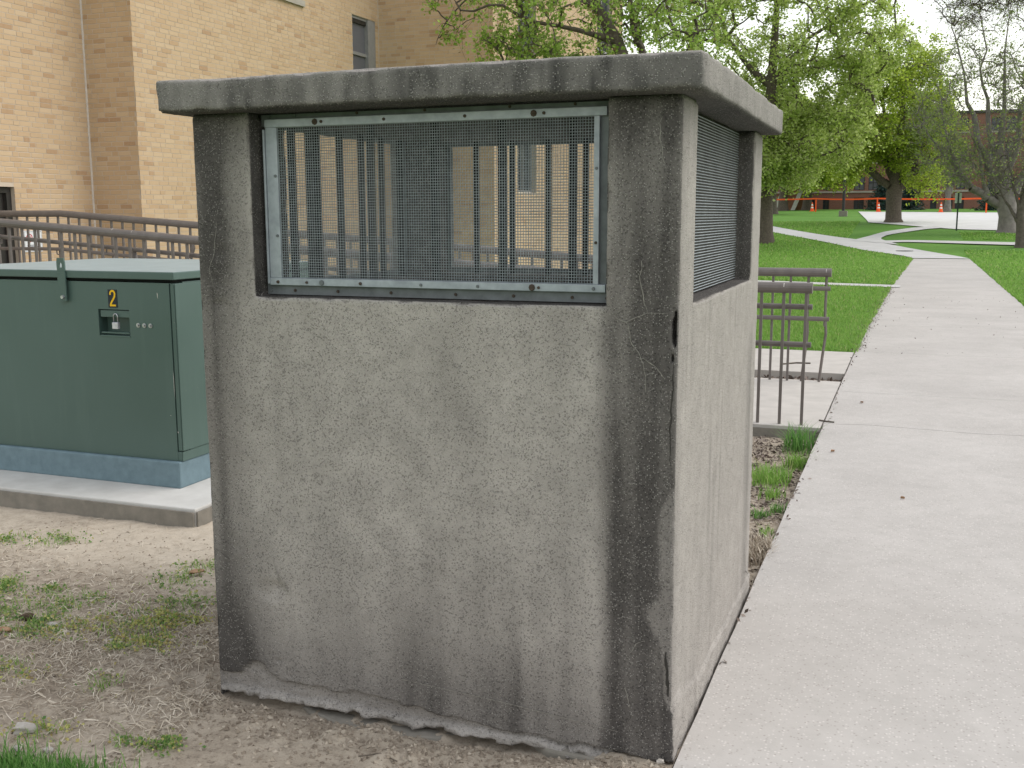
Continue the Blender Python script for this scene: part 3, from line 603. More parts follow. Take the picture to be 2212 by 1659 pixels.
# mesh panels: front (facing the camera), right, back, left
def wires(u0, u1, z0, z1, pitch, r, weave):
    us = np.arange(u0+pitch/2, u1, pitch); zs = np.arange(z0+pitch/2, z1, pitch); A = []; B = []
    if weave:
        for i, u in enumerate(us):
            zz = np.concatenate([[z0], zs, [z1]]); off = np.where((np.arange(len(zz))+i) % 2 == 0, 1, -1)*r*0.7
            wob = 0.0008*math.sin(i*0.7)
            p = np.stack([np.full(len(zz), u)+wob, off, zz], 1); A.append(p[:-1]); B.append(p[1:])
        for j, zc_ in enumerate(zs):
            uu = np.concatenate([[u0], us, [u1]]); off = np.where((np.arange(len(uu))+j) % 2 == 0, -1, 1)*r*0.7
            p = np.stack([uu, off, np.full(len(uu), zc_)], 1); A.append(p[:-1]); B.append(p[1:])
        A, B = np.concatenate(A), np.concatenate(B)
    else:
        A = np.array([(u, r, z0) for u in us]+[(u0, -r, q) for q in zs]); B = np.array([(u, r, z1) for u in us]+[(u1, -r, q) for q in zs])
    return A, B
def panel(side):
    # local frame: u along the wall, d into the wall
    if side == 'front': f = lambda u, d_, z_: (u, d_, z_); u0, u1 = -1.313, -0.2
    elif side == 'right': f = lambda u, d_, z_: (-d_, u, z_); u0, u1 = 0.2, BD-0.2
    elif side == 'back': f = lambda u, d_, z_: (u, BD-d_, z_); u0, u1 = -1.313, -0.2
    else: f = lambda u, d_, z_: (-BW+d_, u, z_); u0, u1 = 0.2, BD-0.2
    def bx(m, ua, ub, da, db, za, zb):
        c = [f(ua, da, za), f(ub, da, za), f(ub, db, za), f(ua, db, za), f(ua, da, zb), f(ub, da, zb), f(ub, db, zb), f(ua, db, zb)]
        m.add(c, [(3, 2, 1, 0), (4, 5, 6, 7), (0, 1, 5, 4), (1, 2, 6, 5), (2, 3, 7, 6), (3, 0, 4, 7)])
    pz0, pz1 = 1.309, 1.808
    det = side == 'front'
    p = bpy.data.objects.new('mesh_panel', None); link(p, enc)
    if det:
        a0, a1 = u0+0.022, u1-0.036; zt = 0.005
        # bent angle strips fixed to the concrete, all round
        m = MB(); bx(m, u0+0.003, u1-0.003, 0.066, 0.074, ST+0.003, pz0+0.02); bx(m, u0+0.003, u1-0.003, 0.066, 0.074, pz1-0.02, BH-0.003)
        m.build('angle_strip', M['alum_dull'], p, bevel=0.001, seg=1)
        m = MB(); bx(m, u1-0.04, u1-0.003, 0.0665, 0.0745, pz0+0.02, pz1-0.02); m.build('angle_strip', M['alum_dull'], p, bevel=0.001, seg=1)
        for (ua, ub, za, zb, dd) in ((a0, a1+0.02, pz0, pz0+0.022, 0.052), (a0, a1+0.02, pz1-0.024, pz1, 0.052), (a0+0.001, a0+0.041, pz0+0.022, pz1-0.024, 0.054), (a1-0.017, a1-0.001, pz0+0.022, pz1-0.024, 0.054)):
            m = MB(); bx(m, ua, ub, dd, 0.066, za, zb); m.build('frame_bar', M['alum'], p, bevel=0.0015, seg=2)
        m = MB(); bx(m, a0-0.006, a0+0.0, 0.048, 0.066, pz0+0.004, pz1-0.03); m.build('frame_lip', M['alum'], p, bevel=0.001, seg=1)
        mu0, mu1, mz0, mz1 = a0+0.03, a1-0.01, pz0+0.012, pz1-0.014; depth = 0.0605
    else:
        th = 0.010
        for (ua, ub, za, zb) in ((u0+0.003, u1-0.003, ST+0.003, ST+0.022), (u0+0.003, u1-0.003, BH-0.02, BH-0.003), (u0+0.003, u0+0.02, ST+0.022, BH-0.02), (u1-0.02, u1-0.003, ST+0.022, BH-0.02)):
            m = MB(); bx(m, ua, ub, 0.066, 0.074, za, zb); m.build('frame_bar', M['alum_dull'], p)
        mu0, mu1, mz0, mz1 = u0+0.004, u1-0.004, ST+0.004, BH-0.004; depth = 0.0625
    A, B = wires(mu0, mu1, mz0, mz1, 0.0079 if det else (0.009 if side == 'right' else 0.012), 0.00105 if det else 0.0016, side == 'front')
    if side == 'right':      # sheet bulges gently
        for Z in (A, B): Z[:, 1] += -0.01*np.sin((Z[:, 0]-0.2)/1.12*np.pi)*np.sin((Z[:, 2]-ST)/0.55*np.pi)
    f2 = lambda Z: np.array([f(q[0], depth+q[1], q[2]) for q in Z])
    A, B = f2(A), f2(B); r_ = np.full(len(A), 0.0011 if det else (0.0018 if side == 'right' else 0.0006))
    if side == 'right':
        up = np.abs(A[:, 2]-B[:, 2]) > 0.1  # uprights darker: their shade is painted in, along with rust smears
        Vw, Qw = tubes(A[up], B[up], r_[up]*0.8, r_[up]*0.8, 4); tag(fast('upright_wires', Vw, Qw, None, M['wire_shaded_dirty'], p), kind='stuff')
        A, B, r_ = A[~up], B[~up], r_[~up]*0.85
    Vw, Qw = tubes(A, B, r_, r_, 4)
    tag(fast('wire_mesh', Vw, Qw, None, M['wire'], p), kind='stuff')
    # upright bars behind the mesh
    n = 5 if det else (4 if side == 'right' else 6)
    for i in range(n):
        u = u0+(u1-u0)*(i+0.62)/(n+0.25) if det else u0+(u1-u0)*(i+1)/(n+1)
        m = MB(); bx(m, u-0.0105, u+0.0105, 0.113, 0.135, ST-0.02, BH-0.004); m.build('bar', M['bar'], p, bevel=0.003, seg=1)
    if det:
        sm = None
        pts = [(u, pz1-0.012, 0.0515, r) for u, r in ((-1.115, 0.011), (-1.093, 0.0055), (-0.885, 0.0055), (-0.63, 0.0055), (-0.425, 0.011), (-0.395, 0.0055))]
        pts += [(u, pz0+0.010, 0.0515, r) for u, r in ((-1.262, 0.006), (-1.16, 0.005), (-1.108, 0.010), (-0.975, 0.006), (-0.775, 0.0055), (-0.595, 0.0055), (-0.43, 0.0115), (-0.41, 0.005), (-0.25, 0.006))]
        pts += [(u, ST+0.017, 0.0655, 0.0055) for u in (-1.295, -1.21, -1.06, -0.88, -0.67, -0.49, -0.315, -0.215)]
        pts += [(u, BH-0.008, 0.0655, 0.005) for u in (-1.28, -1.19, -0.98, -0.76, -0.5, -0.31)]
        pts += [(a0+0.032, 1.46, 0.0535, 0.0055), (a0+0.032, 1.64, 0.0535, 0.0055), (a1-0.009, 1.445, 0.0535, 0.005), (a1-0.009, 1.645, 0.0535, 0.005)]
        for u, z_, dd, r in pts:
            m = MB(); m.tube([(u, dd-0.0035, z_), (u, dd+0.004, z_)], [r*0.75, r], 8)
            m.build('screw', M['rust'] if random.random() < 0.75 else M['alum_dull'], p)
for s_ in ('front', 'right', 'back', 'left'): panel(s_)

# ------------------------------------------------------------------ green transformer cabinet on its pad
pad = thing('concrete_pad', 'low pale concrete pad with blue painted plinth under the green cabinet', 'concrete pad', (-2.77, 1.53, -0.06))
m = MB(); m.box(-6.2, -2.77, 1.53, 3.9, -0.2, 0.052); child_of(m.build('slab', M['pad_concrete'], None, bevel=0.008), pad)
m = MB(); m.box(-6.19, -2.775, 1.517, 1.528, -0.2, 0.036); child_of(m.build('slab_face', M['slab_edge'], None), pad)
m = MB(); m.box(-2.768, -2.758, 1.535, 3.89, -0.2, 0.036); child_of(m.build('slab_face', M['slab_edge'], None), pad)
m = MB(); m.box(-5.0, -3.10, 1.842, 3.45, 0.05, 0.198); child_of(m.build('plinth', M['blue_paint'], None, bevel=0.008), pad)
cab = thing('transformer_cabinet', 'dark green metal utility cabinet with yellow number and padlocked latch', 'utility cabinet', (-3.1, 1.87, 0.2))
CX0c, CX1c, CYf, CYb = -4.80, -3.098, 1.868, 3.30
def cpart(mb, name, mat, **k): return child_of(mb.build(name, mat, None, **k), cab)
m = MB(); m.box(CX0c, CX1c, CYf+0.075, CYb, 0.2, 1.172); cpart(m, 'body', M['green_paint'], bevel=0.002)
# front door sheet with the pocket for the latch cut through it
hx0, hx1, hz0, hz1 = -3.61, -3.40, 0.872, 1.018
m = MB()
for (a, b, c, d) in ((CX0c, hx0, 0.2, 1.168), (hx1, -3.128, 0.2, 1.168), (hx0, hx1, 0.2, hz0), (hx0, hx1, hz1, 1.168)): m.box(a, b, CYf, CYf+0.0745, c, d)
cpart(m, 'front_door', M['green_paint'])
m = MB(); m.box(-3.1235, -3.099, CYf+0.003, CYf+0.0745, 0.255, 1.166); cpart(m, 'corner_post', M['green_paint'], bevel=0.003)
m = MB(); m.box(-3.1275, -3.099, CYf+0.0005, CYf+0.0745, 0.2, 0.250); cpart(m, 'sill', M['green_paint'], bevel=0.002)
m = MB(); m.box(CX1c+0.0005, CX1c+0.005, CYf+0.006, CYb-0.01, 0.256, 1.164); cpart(m, 'side_panel', M['green_paint'], bevel=0.0015)
m = MB(); m.box(CX1c+0.0005, CX1c+0.003, CYf+0.002, CYb-0.01, 0.2, 0.251); cpart(m, 'side_sill', M['green_paint'])
m = MB(); m.box(CX0c+0.01, CX1c-0.012, CYf+0.014, CYb-0.02, 1.172, 1.186); cpart(m, 'lid_gap', M['seam'])
m = MB(); m.box(CX0c-0.012, CX1c+0.012, CYf-0.012, CYb+0.02, 1.186, 1.226); cpart(m, 'lid', M['green_paint'], bevel=0.004)
m = MB(); m.box(CX0c-0.006, CX1c+0.006, CYf-0.006, CYb+0.014, 1.2262, 1.2275); cpart(m, 'lid_sky_sheen', M['sky_sheen'], bevel=0.0006, seg=1)  # thin added plate carrying the sky sheen as colour
# latch pocket
m = MB(); m.box(hx0+0.001, hx1-0.001, CYf+0.066, CYf+0.0742, hz0+0.001, hz1-0.001); cpart(m, 'latch_pocket', M['green_paint'])
m = MB(); m.box(hx0+0.012, hx1-0.002, CYf+0.004, CYf+0.016, hz1-0.043, hz1-0.006); cpart(m, 'latch_flap', M['green_paint'], bevel=0.002)
m = MB(); m.box(hx0+0.018, hx1-0.002, CYf-0.004, CYf+0.02, hz0+0.014, hz0+0.022); m.box(hx0+0.008, hx1, CYf-0.003, CYf-0.0005, hz0-0.006, hz0+0.004); cpart(m, 'latch_lip', M['green_paint'], bevel=0.001, seg=1)
for i, bxx in enumerate((-3.341, -3.301, -3.260)):
    m = MB(); m.tube([(bxx, CYf+0.001, 0.937), (bxx, CYf-0.005, 0.937)], [0.013, 0.0125], 12); m.tube([(bxx, CYf-0.005, 0.937), (bxx, CYf-0.012, 0.937)], [0.0075, 0.0065], 5); cpart(m, 'bolt', M['steel'])
# strap standing up above the lid, with its hole and bolt
sx = -3.83
ring_o = [(-0.027, -0.115), (0.027, -0.115), (0.027, 0.125), (-0.027, 0.125)]
m = MB(); hole = [(0.010*math.cos(t), 0.085+0.016*math.sin(t)) for t in np.linspace(0, 2*math.pi, 12, endpoint=False)]
yF, yB = CYf-0.024, CYf-0.015
outer = []
for t in np.linspace(0, 2*math.pi, 12, endpoint=False):
    c_, s_ = math.cos(t), math.sin(t); k = min(0.027/abs(c_) if abs(c_) > 1e-6 else 9, 0.040/abs(s_) if abs(s_) > 1e-6 else 9); outer.append((c_*k, 0.085+s_*k))
vs = [(sx+u, yF, 1.17+v) for u, v in outer+hole]+[(sx+u, yB, 1.17+v) for u, v in outer+hole]; fs = []
for i in range(12):
    j = (i+1) % 12; fs += [(i, j, 12+j, 12+i), (24+i, 36+i, 36+j, 24+j), (12+i, 12+j, 36+j, 36+i), (i, 24+i, 24+j, j)]
m.add(vs, fs); m.box(sx-0.027, sx+0.027, yF, yB, 1.057, 1.2148); stp = cpart(m, 'strap', M['green_paint'])
m = MB(); m.tube([(sx+0.005, yF+0.001, 1.08), (sx+0.005, yF-0.012, 1.08)], [0.013, 0.010], 6); b_ = m.build('strap_bolt', M['steel'], stp)
# number plate and digit
m = MB(); m.box(-3.534, -3.474, CYf-0.003, CYf-0.0005, 1.029, 1.127); pl = cpart(m, 'number_plate', M['plate'])
cl = []
for t in np.linspace(R(200), R(-25), 14): cl.append((0.0155*math.cos(t), 0.0165*math.sin(t)+0.0255))
cl += [(0.0135, 0.012), (0.004, -0.004), (-0.007, -0.018), (-0.0135, -0.030), (-0.0150, -0.0365)]
w_ = 0.0052; vs = []; fs = []
for i, p in enumerate(cl):
    a_, b2 = cl[max(i-1, 0)], cl[min(i+1, len(cl)-1)]; dx, dz = b2[0]-a_[0], b2[1]-a_[1]; l_ = math.hypot(dx, dz); nx, nz = -dz/l_, dx/l_
    for s_ in (-1, 1): vs.append((-3.503+p[0]+nx*w_*s_, CYf-0.0036, 1.078+p[1]+nz*w_*s_))
fs = [(2*i, 2*i+1, 2*i+3, 2*i+2) for i in range(len(cl)-1)]
m = MB(); m.add(vs, fs); m.box(-3.523, -3.483, CYf-0.0040, CYf-0.0034, 1.0355, 1.0455); m.build('digit', M['yellow'], pl)
# worn spots in the paint
for (u, v, w2, h2) in ((-3.205, 1.10, 0.006, 0.035), (-3.128, 0.62, 0.003, 0.16), (-3.16, 0.45, 0.005, 0.006), (-3.118, 0.36, 0.007, 0.01)):
    m = MB(); P_ = [(u-w2/2, v+h2/2), (u+w2/3, v+h2*0.3), (u+w2/2, v-h2/2), (u-w2/6, v-h2*0.2)]
    m.add([(a_, CYf-0.0008, b2) for a_, b2 in P_], [(0, 1, 2, 3)]); cpart(m, 'paint_chip', M['scuff'])
lk = thing('padlock', 'small silver padlock hanging in the latch pocket of the green cabinet', 'padlock', (-3.492, CYf+0.006, 0.918))
m = MB(); m.box(-3.511, -3.472, CYf-0.012, CYf+0.008, 0.912, 0.948); child_of(m.build('lock_body', M['padlock'], None, bevel=0.003), lk)
m = MB(); m.tube([(-3.505, CYf-0.002, 0.947), (-3.505, CYf-0.002, 0.982), (-3.5, CYf-0.002, 0.992), (-3.4915, CYf-0.002, 0.996), (-3.483, CYf-0.002, 0.992), (-3.478, CYf-0.002, 0.982), (-3.478, CYf-0.002, 0.947)], 0.0032, 6); child_of(m.build('shackle', M['steel'], None, True), lk)

# ------------------------------------------------------------------ ramp railings
def railing(name, label, y, x_end, side, nposts, hooks):
    t = thing(name, label, 'railing', (x_end, y, 0.0), 'railings along the ramp')
    def part(m, nm, mat, **k): return child_of(m.build(nm, mat, None, **k), t)
    xs_ = [x_end-0.004, -0.95, -2.0, -4.0, -6.0, -8.0, -8.9, -10.45]
    for nm, h, r, yo in (('top_rail', 1.0, 0.040, 0.0), ('hand_rail', 0.86, 0.021, 0.055*side), ('hand_rail', 0.585, 0.021, 0.055*side)):
        m = MB(); m.tube([(x+(0.0 if nm == 'top_rail' else -0.0), y+yo, rz(x)+h) for x in xs_], r, 14 if r > 0.03 else 10); part(m, nm, M['rail'], smooth=False)
    pm = MB(); pm.box(-0.0105, 0.0105, -0.0105, 0.0105, -0.02, 0.985); me = None
    bent = {0: (0.0, -0.018), 1: (0.0, 0.012)} if side < 0 else {}
    for i in range(nposts):
        x = x_end-0.045-0.157*i
        if i in bent:
            m = MB(); s_ = bent[i][1]; m.tube([(x, y, rz(x)+0.985), (x, y, 0.62), (x+abs(s_)*0.8, y, 0.45), (x-0.01, y, 0.22), (x-0.03, y, 0.0)], 0.0125, 4); p = m.build('post', M['rail'], t); p.location = -Vector(t.location)
        elif me is None:
            p = pm.build('post', M['rail'], t); me = p.data; p.location = Vector((x, y, rz(x)))-t.location
        else:
            p = bpy.data.objects.new('post', me); link(p, t); p.location = Vector((x, y, rz(x)))-t.location
        if i % 8 == 0:      # brackets carrying the hand rails
            for h in (0.86, 0.585):
                m = MB(); m.tube([(x, y+0.012*side, rz(x)+h-0.07), (x, y+0.05*side, rz(x)+h-0.06), (x, y+0.055*side, rz(x)+h-0.015)], 0.008, 6); b_ = m.build('bracket', M['rail'], t); b_.location = -Vector(t.location)
    for hx in hooks:
        m = MB(); m.tube([(hx, y+0.055*side, rz(hx)+0.84), (hx+0.02, y+0.06*side, rz(hx)+0.74), (hx-0.01, y+0.06*side, rz(hx)+0.66), (hx-0.09, y+0.055*side, rz(hx)+0.63)], 0.02, 8); part(m, 'rail_return', M['rail'], smooth=True)
    for k in range(6):   # scuffs of bare metal on the top rail
        x = random.uniform(-1.2, x_end-0.02) if k < 4 else random.uniform(-6.6, -5.6); a0 = random.uniform(0.9, 2.0)
        m = MB(); rr = 0.0408; L = random.uniform(0.003, 0.008)
        arc = [(y-rr*math.cos(a), rz(x)+1.0+rr*math.sin(a)) for a in np.linspace(a0-0.9, a0-0.1, 6)]
        vs = [(x, p[0], p[1]) for p in arc]+[(x+L, p[0], p[1]) for p in arc]
        m.add(vs, [(i, i+1, 7+i, 6+i) for i in range(5)]); part(m, 'scuff', M['scuff'])
    return t
railing('ramp_railing', 'brown steel railing on the near edge of the ramp', 5.07, -0.085, 1, 66, (-6.1,))
railing('ramp_railing', 'brown steel railing with bent end posts on the far edge of the ramp', 7.20, -0.105, -1, 66, (-7.0,))

# ------------------------------------------------------------------ buff brick building
bld = thing('brick_building', 'large buff brick building with projecting pier and tall narrow windows', 'building', (-10.6, 9.65, 0.0))
XA, XB, YP, YC, XD, YE = -10.6, -9.75, 9.65, 17.0, -7.27, 26.7
BT = 10.2
def facade(u0, u1, z0, z1, holes, toP, depth):
    us = sorted(set([u0, u1]+[h[0] for h in holes]+[h[1] for h in holes])); zs = sorted(set([z0, z1]+[h[2] for h in holes]+[h[3] for h in holes]))
    m = MB()
    for a, b in zip(us[:-1], us[1:]):
        for c, d in zip(zs[:-1], zs[1:]):
            cu, cz = (a+b)/2, (c+d)/2
            if any(h[0] < cu < h[1] and h[2] < cz < h[3] for h in holes): continue
            m.quad(toP(a, 0, c), toP(b, 0, c), toP(b, 0, d), toP(a, 0, d))
    for a, b, c, d in holes:
        m.quad(toP(a, 0, c), toP(a, 0, d), toP(a, depth, d), toP(a, depth, c)); m.quad(toP(b, 0, c), toP(b, depth, c), toP(b, depth, d), toP(b, 0, d))
        m.quad(toP(a, 0, c), toP(a, depth, c), toP(b, depth, c), toP(b, 0, c)); m.quad(toP(a, 0, d), toP(b, 0, d), toP(b, depth, d), toP(a, depth, d))
    return m
CH, BL, HL, JT = 0.0677, 0.2005, 0.0985, 0.0105
PROUD = 0.0035
allb = []     # (wall index, toP, u, z, length)
def wall(toP, u0, u1, holes, seed, depth=0.12, zmin=-0.3):
    o = child_of(facade(u0, u1, zmin, BT, holes, toP, depth).build('wall', M['mortar'], None), bld)
    rg = random.Random(seed); out = []
    z = 0.0; row = 0
    while z < BT-0.07:
        u = u0-(0.10 if row % 2 else 0.0)-rg.random()*0.06; row += 1; since = rg.randrange(3)
        while u < u1:
            L = BL
            since += 1
            if since >= 2 and rg.random() < 0.36: L = HL; since = 0
            a, b = max(u, u0), min(u+L, u1); u += L+JT
            if b-a < 0.03: continue
            segs = [(a, b)]
            for h in holes:
                if z+CH > h[2]+0.01 and z < h[3]-0.01:
                    ns = []
                    for s0, s1 in segs:
                        if s1 <= h[0] or s0 >= h[1]: ns.append((s0, s1)); continue
                        if h[0]-s0 > 0.03: ns.append((s0, h[0]))
                        if s1-h[1] > 0.03: ns.append((h[1], s1))
                    segs = ns
            for s0, s1 in segs: out.append((s0, s1, z+JT/2, z+CH-JT/2, (a, b) == (s0, s1) and abs((b-a)-L) < 1e-6 and L))
        z += CH
    allb.append((o, toP, out)); return o
pA = lambda u, d, z: (XA-d, u, z)                 # faces +X, u = y
pP = lambda u, d, z: (u, YP+d, z)                 # pier, faces -Y
pB = lambda u, d, z: (XB-d, u, z)
pC = lambda u, d, z: (u, YC+d, z)
pD = lambda u, d, z: (XD-d, u, z)
hA = [(6.6, 8.2, 0.3, 1.91)]
hB = [(15.92, 16.86, 3.3, 5.345), (12.6, 14.08, 5.26, 7.4)]
hD = [(18.4, 19.5, 2.0, 7.4), (24.2, 25.6, 2.6, 7.4)]
wall(pA, 4.2, YP-0.004, hA, 1, 0.16); wall(pP, XA, XB+PROUD, [], 2); wall(pB, YP, YC-0.004, hB, 3, 0.10); wall(pC, XB, XD+PROUD, [], 4); wall(pD, YC, YE, hD, 5, 0.16)
m = MB(); m.box(-22, XA-0.02, 4.2, YE-0.1, BT, BT+0.3); m.box(XA-0.02, XB-0.02, YP+0.02, YE-0.1, BT, BT+0.3); m.box(XB-0.02, XD-0.02, YC+0.02, YE-0.1, BT, BT+0.3); child_of(m.build('roof', M['roof'], None), bld)
m = MB(); m.quad((XD, YE, -0.3), (-22, YE, -0.3), (-22, YE, BT), (XD, YE, BT)); child_of(m.build('wall', M['mortar'], None), bld)
# choose the 300 bricks that show largest; all others are joined
ci = np.array(CAMPOS); sc = []
def pix(p):
    v = Vector(p)-CAMPOS; zc_ = v.dot(Fv)
    return (0.5+v.dot(R2)/zc_*(36*2280.13/2212)/36, 0.5*0.75-v.dot(U2)/zc_*(2280.13/2212), zc_) if zc_ > 0.1 else (9, 9, 1)
for wi, (o, toP, out) in enumerate(allb[:3]):
    for bi, b in enumerate(out):
        if not b[4]: continue
        c = toP((b[0]+b[1])/2, 0, (b[2]+b[3])/2); u, v, zc_ = pix(c)
        if not (0.004 < u < 0.98 and 0.004 < v < 0.29): continue
        if u > 0.153 and v > 0.075-(u-0.153)*0.05: 
            if u > 0.188 or v < 0.115: continue
        q0, q1 = pix(toP(b[0], 0, b[2])), pix(toP(b[1], 0, b[3])); sc.append((abs((q0[0]-q1[0])*(q0[1]-q1[1])), wi, bi))
sc.sort(reverse=True); pick = {(w, b) for _, w, b in sc[:300]}
bm_cache = {}
for wi, (o, toP, out) in enumerate(allb):
    V = []; Q = []
    for bi, (a, b, c, d, full) in enumerate(out):
        if (wi, bi) in pick:
            key = (wi, round(full, 4))
            if key not in bm_cache:
                mm = MB(); e0 = np.array(toP(0, 0, 0)); g = lambda u, dd, z: tuple(np.array(toP(u, dd, z))-e0)
                L, H, bv = full, CH-JT, 0.003
                vs = [g(0, 0.004, 0), g(L, 0.004, 0), g(L, 0.004, H), g(0, 0.004, H), g(bv, -PROUD, bv), g(L-bv, -PROUD, bv), g(L-bv, -PROUD, H-bv), g(bv, -PROUD, H-bv), g(0, -PROUD+bv, 0), g(L, -PROUD+bv, 0), g(L, -PROUD+bv, H), g(0, -PROUD+bv, H)]
                mm.add(vs, [(4, 5, 6, 7)]+[(i, (i+1) % 4, 8+(i+1) % 4, 8+i) for i in range(4)]+[(8+i, 8+(i+1) % 4, 4+(i+1) % 4, 4+i) for i in range(4)])
                ob = mm.build('brick', M['brick'], o); bm_cache[key] = ob.data
            else: ob = bpy.data.objects.new('brick', bm_cache[key]); link(ob, o)
            ob.location = Vector(toP(a, 0, c)); continue
        pr = PROUD+0.0025*(((bi*7919) % 100)/100-0.5)
        bias = 0; k = len(V); V += [toP(a, 0.002, c), toP(b, 0.002, c), toP(b, 0.002, d), toP(a, 0.002, d), toP(a, -pr, c), toP(b, -pr, c), toP(b, -pr, d), toP(a, -pr, d)]
        Q += [(k+4, k+5, k+6, k+7), (k, k+1, k+5, k+4), (k+1, k+2, k+6, k+5), (k+2, k+3, k+7, k+6), (k+3, k, k+4, k+7)]
    tag(fast('brickwork', V, Q, None, M['brickwork'], o), kind='stuff')
m = MB(); m.box(XA-0.005, XA+0.016, YP-0.030, YP-0.004, 0, BT); child_of(m.build('joint_sealant', M['caulk'], None), bld)
m = MB(); m.box(XB-0.005, XB+0.012, YC-0.026, YC-0.006, 0, BT); child_of(m.build('joint_sealant', M['mortar'], None), bld)
# door in wall A
m = MB(); m.box(XA-0.15, XA-0.11, 6.6, 8.2, 0.3, 1.91); child_of(m.build('door', M['door_dark'], None), bld)
m = MB(); m.box(XA-0.11, XA-0.06, 8.12, 8.198, 0.3, 1.9); m.box(XA-0.11, XA-0.06, 6.6, 8.12, 1.83, 1.908); child_of(m.build('door_frame', M['dark_frame'], None), bld)
def window(toP, u0, u1, z0, z1, dp, mu, tr, fm, gm, sill=False, low=None):
    w = MB()
    def bx(m, a, b, da, db, c, d):
        cc = [toP(a, da, c), toP(b, da, c), toP(b, db, c), toP(a, db, c), toP(a, da, d), toP(b, da, d), toP(b, db, d), toP(a, db, d)]
        m.add(cc, [(3, 2, 1, 0), (4, 5, 6, 7), (0, 1, 5, 4), (1, 2, 6, 5), (2, 3, 7, 6), (3, 0, 4, 7)])
    ft = 0.05; e = 0.002
    bx(w, u0+e, u0+ft, dp-0.07, dp, z0+e, z1-e); bx(w, u1-ft, u1-e, dp-0.07, dp, z0+e, z1-e); bx(w, u0+ft, u1-ft, dp-0.07, dp, z0+e, z0+ft); bx(w, u0+ft, u1-ft, dp-0.07, dp, z1-ft, z1-e)
    for t in mu: u = u0+(u1-u0)*t; bx(w, u-0.03, u+0.03, dp-0.06, dp, z0+ft, z1-ft)
    for t in tr: z = z0+(z1-z0)*t; bx(w, u0+ft, u1-ft, dp-0.055, dp-0.004, z-0.03, z+0.03)
    fo = child_of(w.build('window', fm, None), bld) if not isinstance(low, bpy.types.Object) else child_of(w.build('window', fm, None), low)
    g = MB(); bx(g, u0+ft*0.5, u1-ft*0.5, dp-0.018, dp-0.012, z0+ft*0.5, z1-ft*0.5); g.build('pane', gm, fo)
    if sill:
        g = MB(); bx(g, u0-0.08, u1+0.08, -0.05, 0.04, z0-0.10, z0-0.003); g.build('sill', M['stone_band'], fo)
    return fo
window(pB, 15.92, 16.86, 3.3, 5.345, 0.10, (), (0.66,), M['grey_frame'], M['blind'])
m = MB(); m.box(XB-0.095, XB-0.005, 16.56, 16.855, 3.305, 5.34); child_of(m.build('window_jamb_panel', M['grey_frame'], None), bld)
m = MB(); m.box(XB-0.092, XB-0.04, 15.93, 16.55, 5.22, 5.338); child_of(m.build('window_head', M['dark_frame'], None), bld)
window(pB, 12.6, 14.08, 5.26, 7.4, 0.10, (0.5,), (), M['grey_frame'], M['far_glass'], True)
for u0, u1, z0, z1 in hD: window(pD, u0, u1, z0, z1, 0.15, (0.5,), (0.33, 0.66), M['grey_frame'], M['far_glass'])
# sign by the door
sg = thing('wall_sign', 'small white sign with red ring on the brick wall beside the dark door', 'sign', (XA+0.008, 8.45, 1.06))
m = MB(); m.box(XA+0.007, XA+0.014, 8.29, 8.61, 1.05, 1.335); child_of(m.build('board', M['sign_white'], None, bevel=0.002), sg)
x_ = XA+0.0146
m = MB()
for (a, b, c, d) in ((8.30, 8.60, 1.318, 1.322), (8.30, 8.60, 1.063, 1.067), (8.30, 8.304, 1.067, 1.318), (8.596, 8.60, 1.067, 1.318)): m.add([(x_, a, c), (x_, b, c), (x_, b, d), (x_, a, d)], [(0, 1, 2, 3)])
for c, w2 in ((1.09, 0.2), (1.115, 0.22), (1.135, 0.18)): m.add([(x_, 8.34, c), (x_, 8.34+w2, c), (x_, 8.34+w2, c+0.009), (x_, 8.34, c+0.009)], [(0, 1, 2, 3)])
child_of(m.build('print', M['sign_dark'], None), sg)
m = MB(); n = 20; vs = []
for k in range(n):
    t = 2*math.pi*k/n; vs += [(x_, 8.385+0.058*math.cos(t), 1.235+0.058*math.sin(t)), (x_, 8.385+0.045*math.cos(t), 1.235+0.045*math.sin(t))]
m.add(vs, [(2*k, 2*((k+1) % n), 2*((k+1) % n)+1, 2*k+1) for k in range(n)])
m.add([(x_, 8.42, 1.272), (x_, 8.426, 1.266), (x_, 8.352, 1.196), (x_, 8.346, 1.202)], [(0, 1, 2, 3)]); child_of(m.build('red_ring', M['sign_red'], None), sg)

# ------------------------------------------------------------------ red brick hall far behind
hall = thing('red_brick_hall', 'long red brick hall with stone bands behind the trees', 'building', (-2, 105, 1.9))
Z0h, ZTh, YH = 1.6, 10.6, 105.0
pH = lambda u, d, z: (u, YH+d, z)
cols = [(-16.6, -15.7), (-13.4, -12.6), (-9.25, -8.64), (-7.9, -7.3), (-5.04, -4.11), (-3.77, -2.93), (-0.9, 0.0), (1.8, 2.36), (2.98, 3.75), (3.95, 4.72), (6.6, 7.5), (7.85, 8.75), (10.2, 11.1), (11.5, 12.4), (15, 15.9), (16.3, 17.2), (20, 20.9), (24, 24.9)]
rows_ = [(1.95, 3.08), (3.80, 5.15), (6.42, 8.0), (9.0, 10.2)]
hh = [(a, b, c, d) for (a, b) in cols for (c, d) in rows_]
child_of(facade(-18, 28, Z0h, ZTh, hh, pH, 0.2).build('wall', M['red_wall'], None), hall)
for (a, b, c, d) in hh: window(pH, a, b, c, d, 0.18, (0.5,), (0.5,), M['dark_frame'], M['blind'] if c > 3.5 and c < 6 else M['far_glass'], False, hall)
m = MB(); m.box(-18, 28, YH-0.10, YH-0.003, 3.55, 3.72); child_of(m.build('stone_band', M['stone_band'], None), hall)
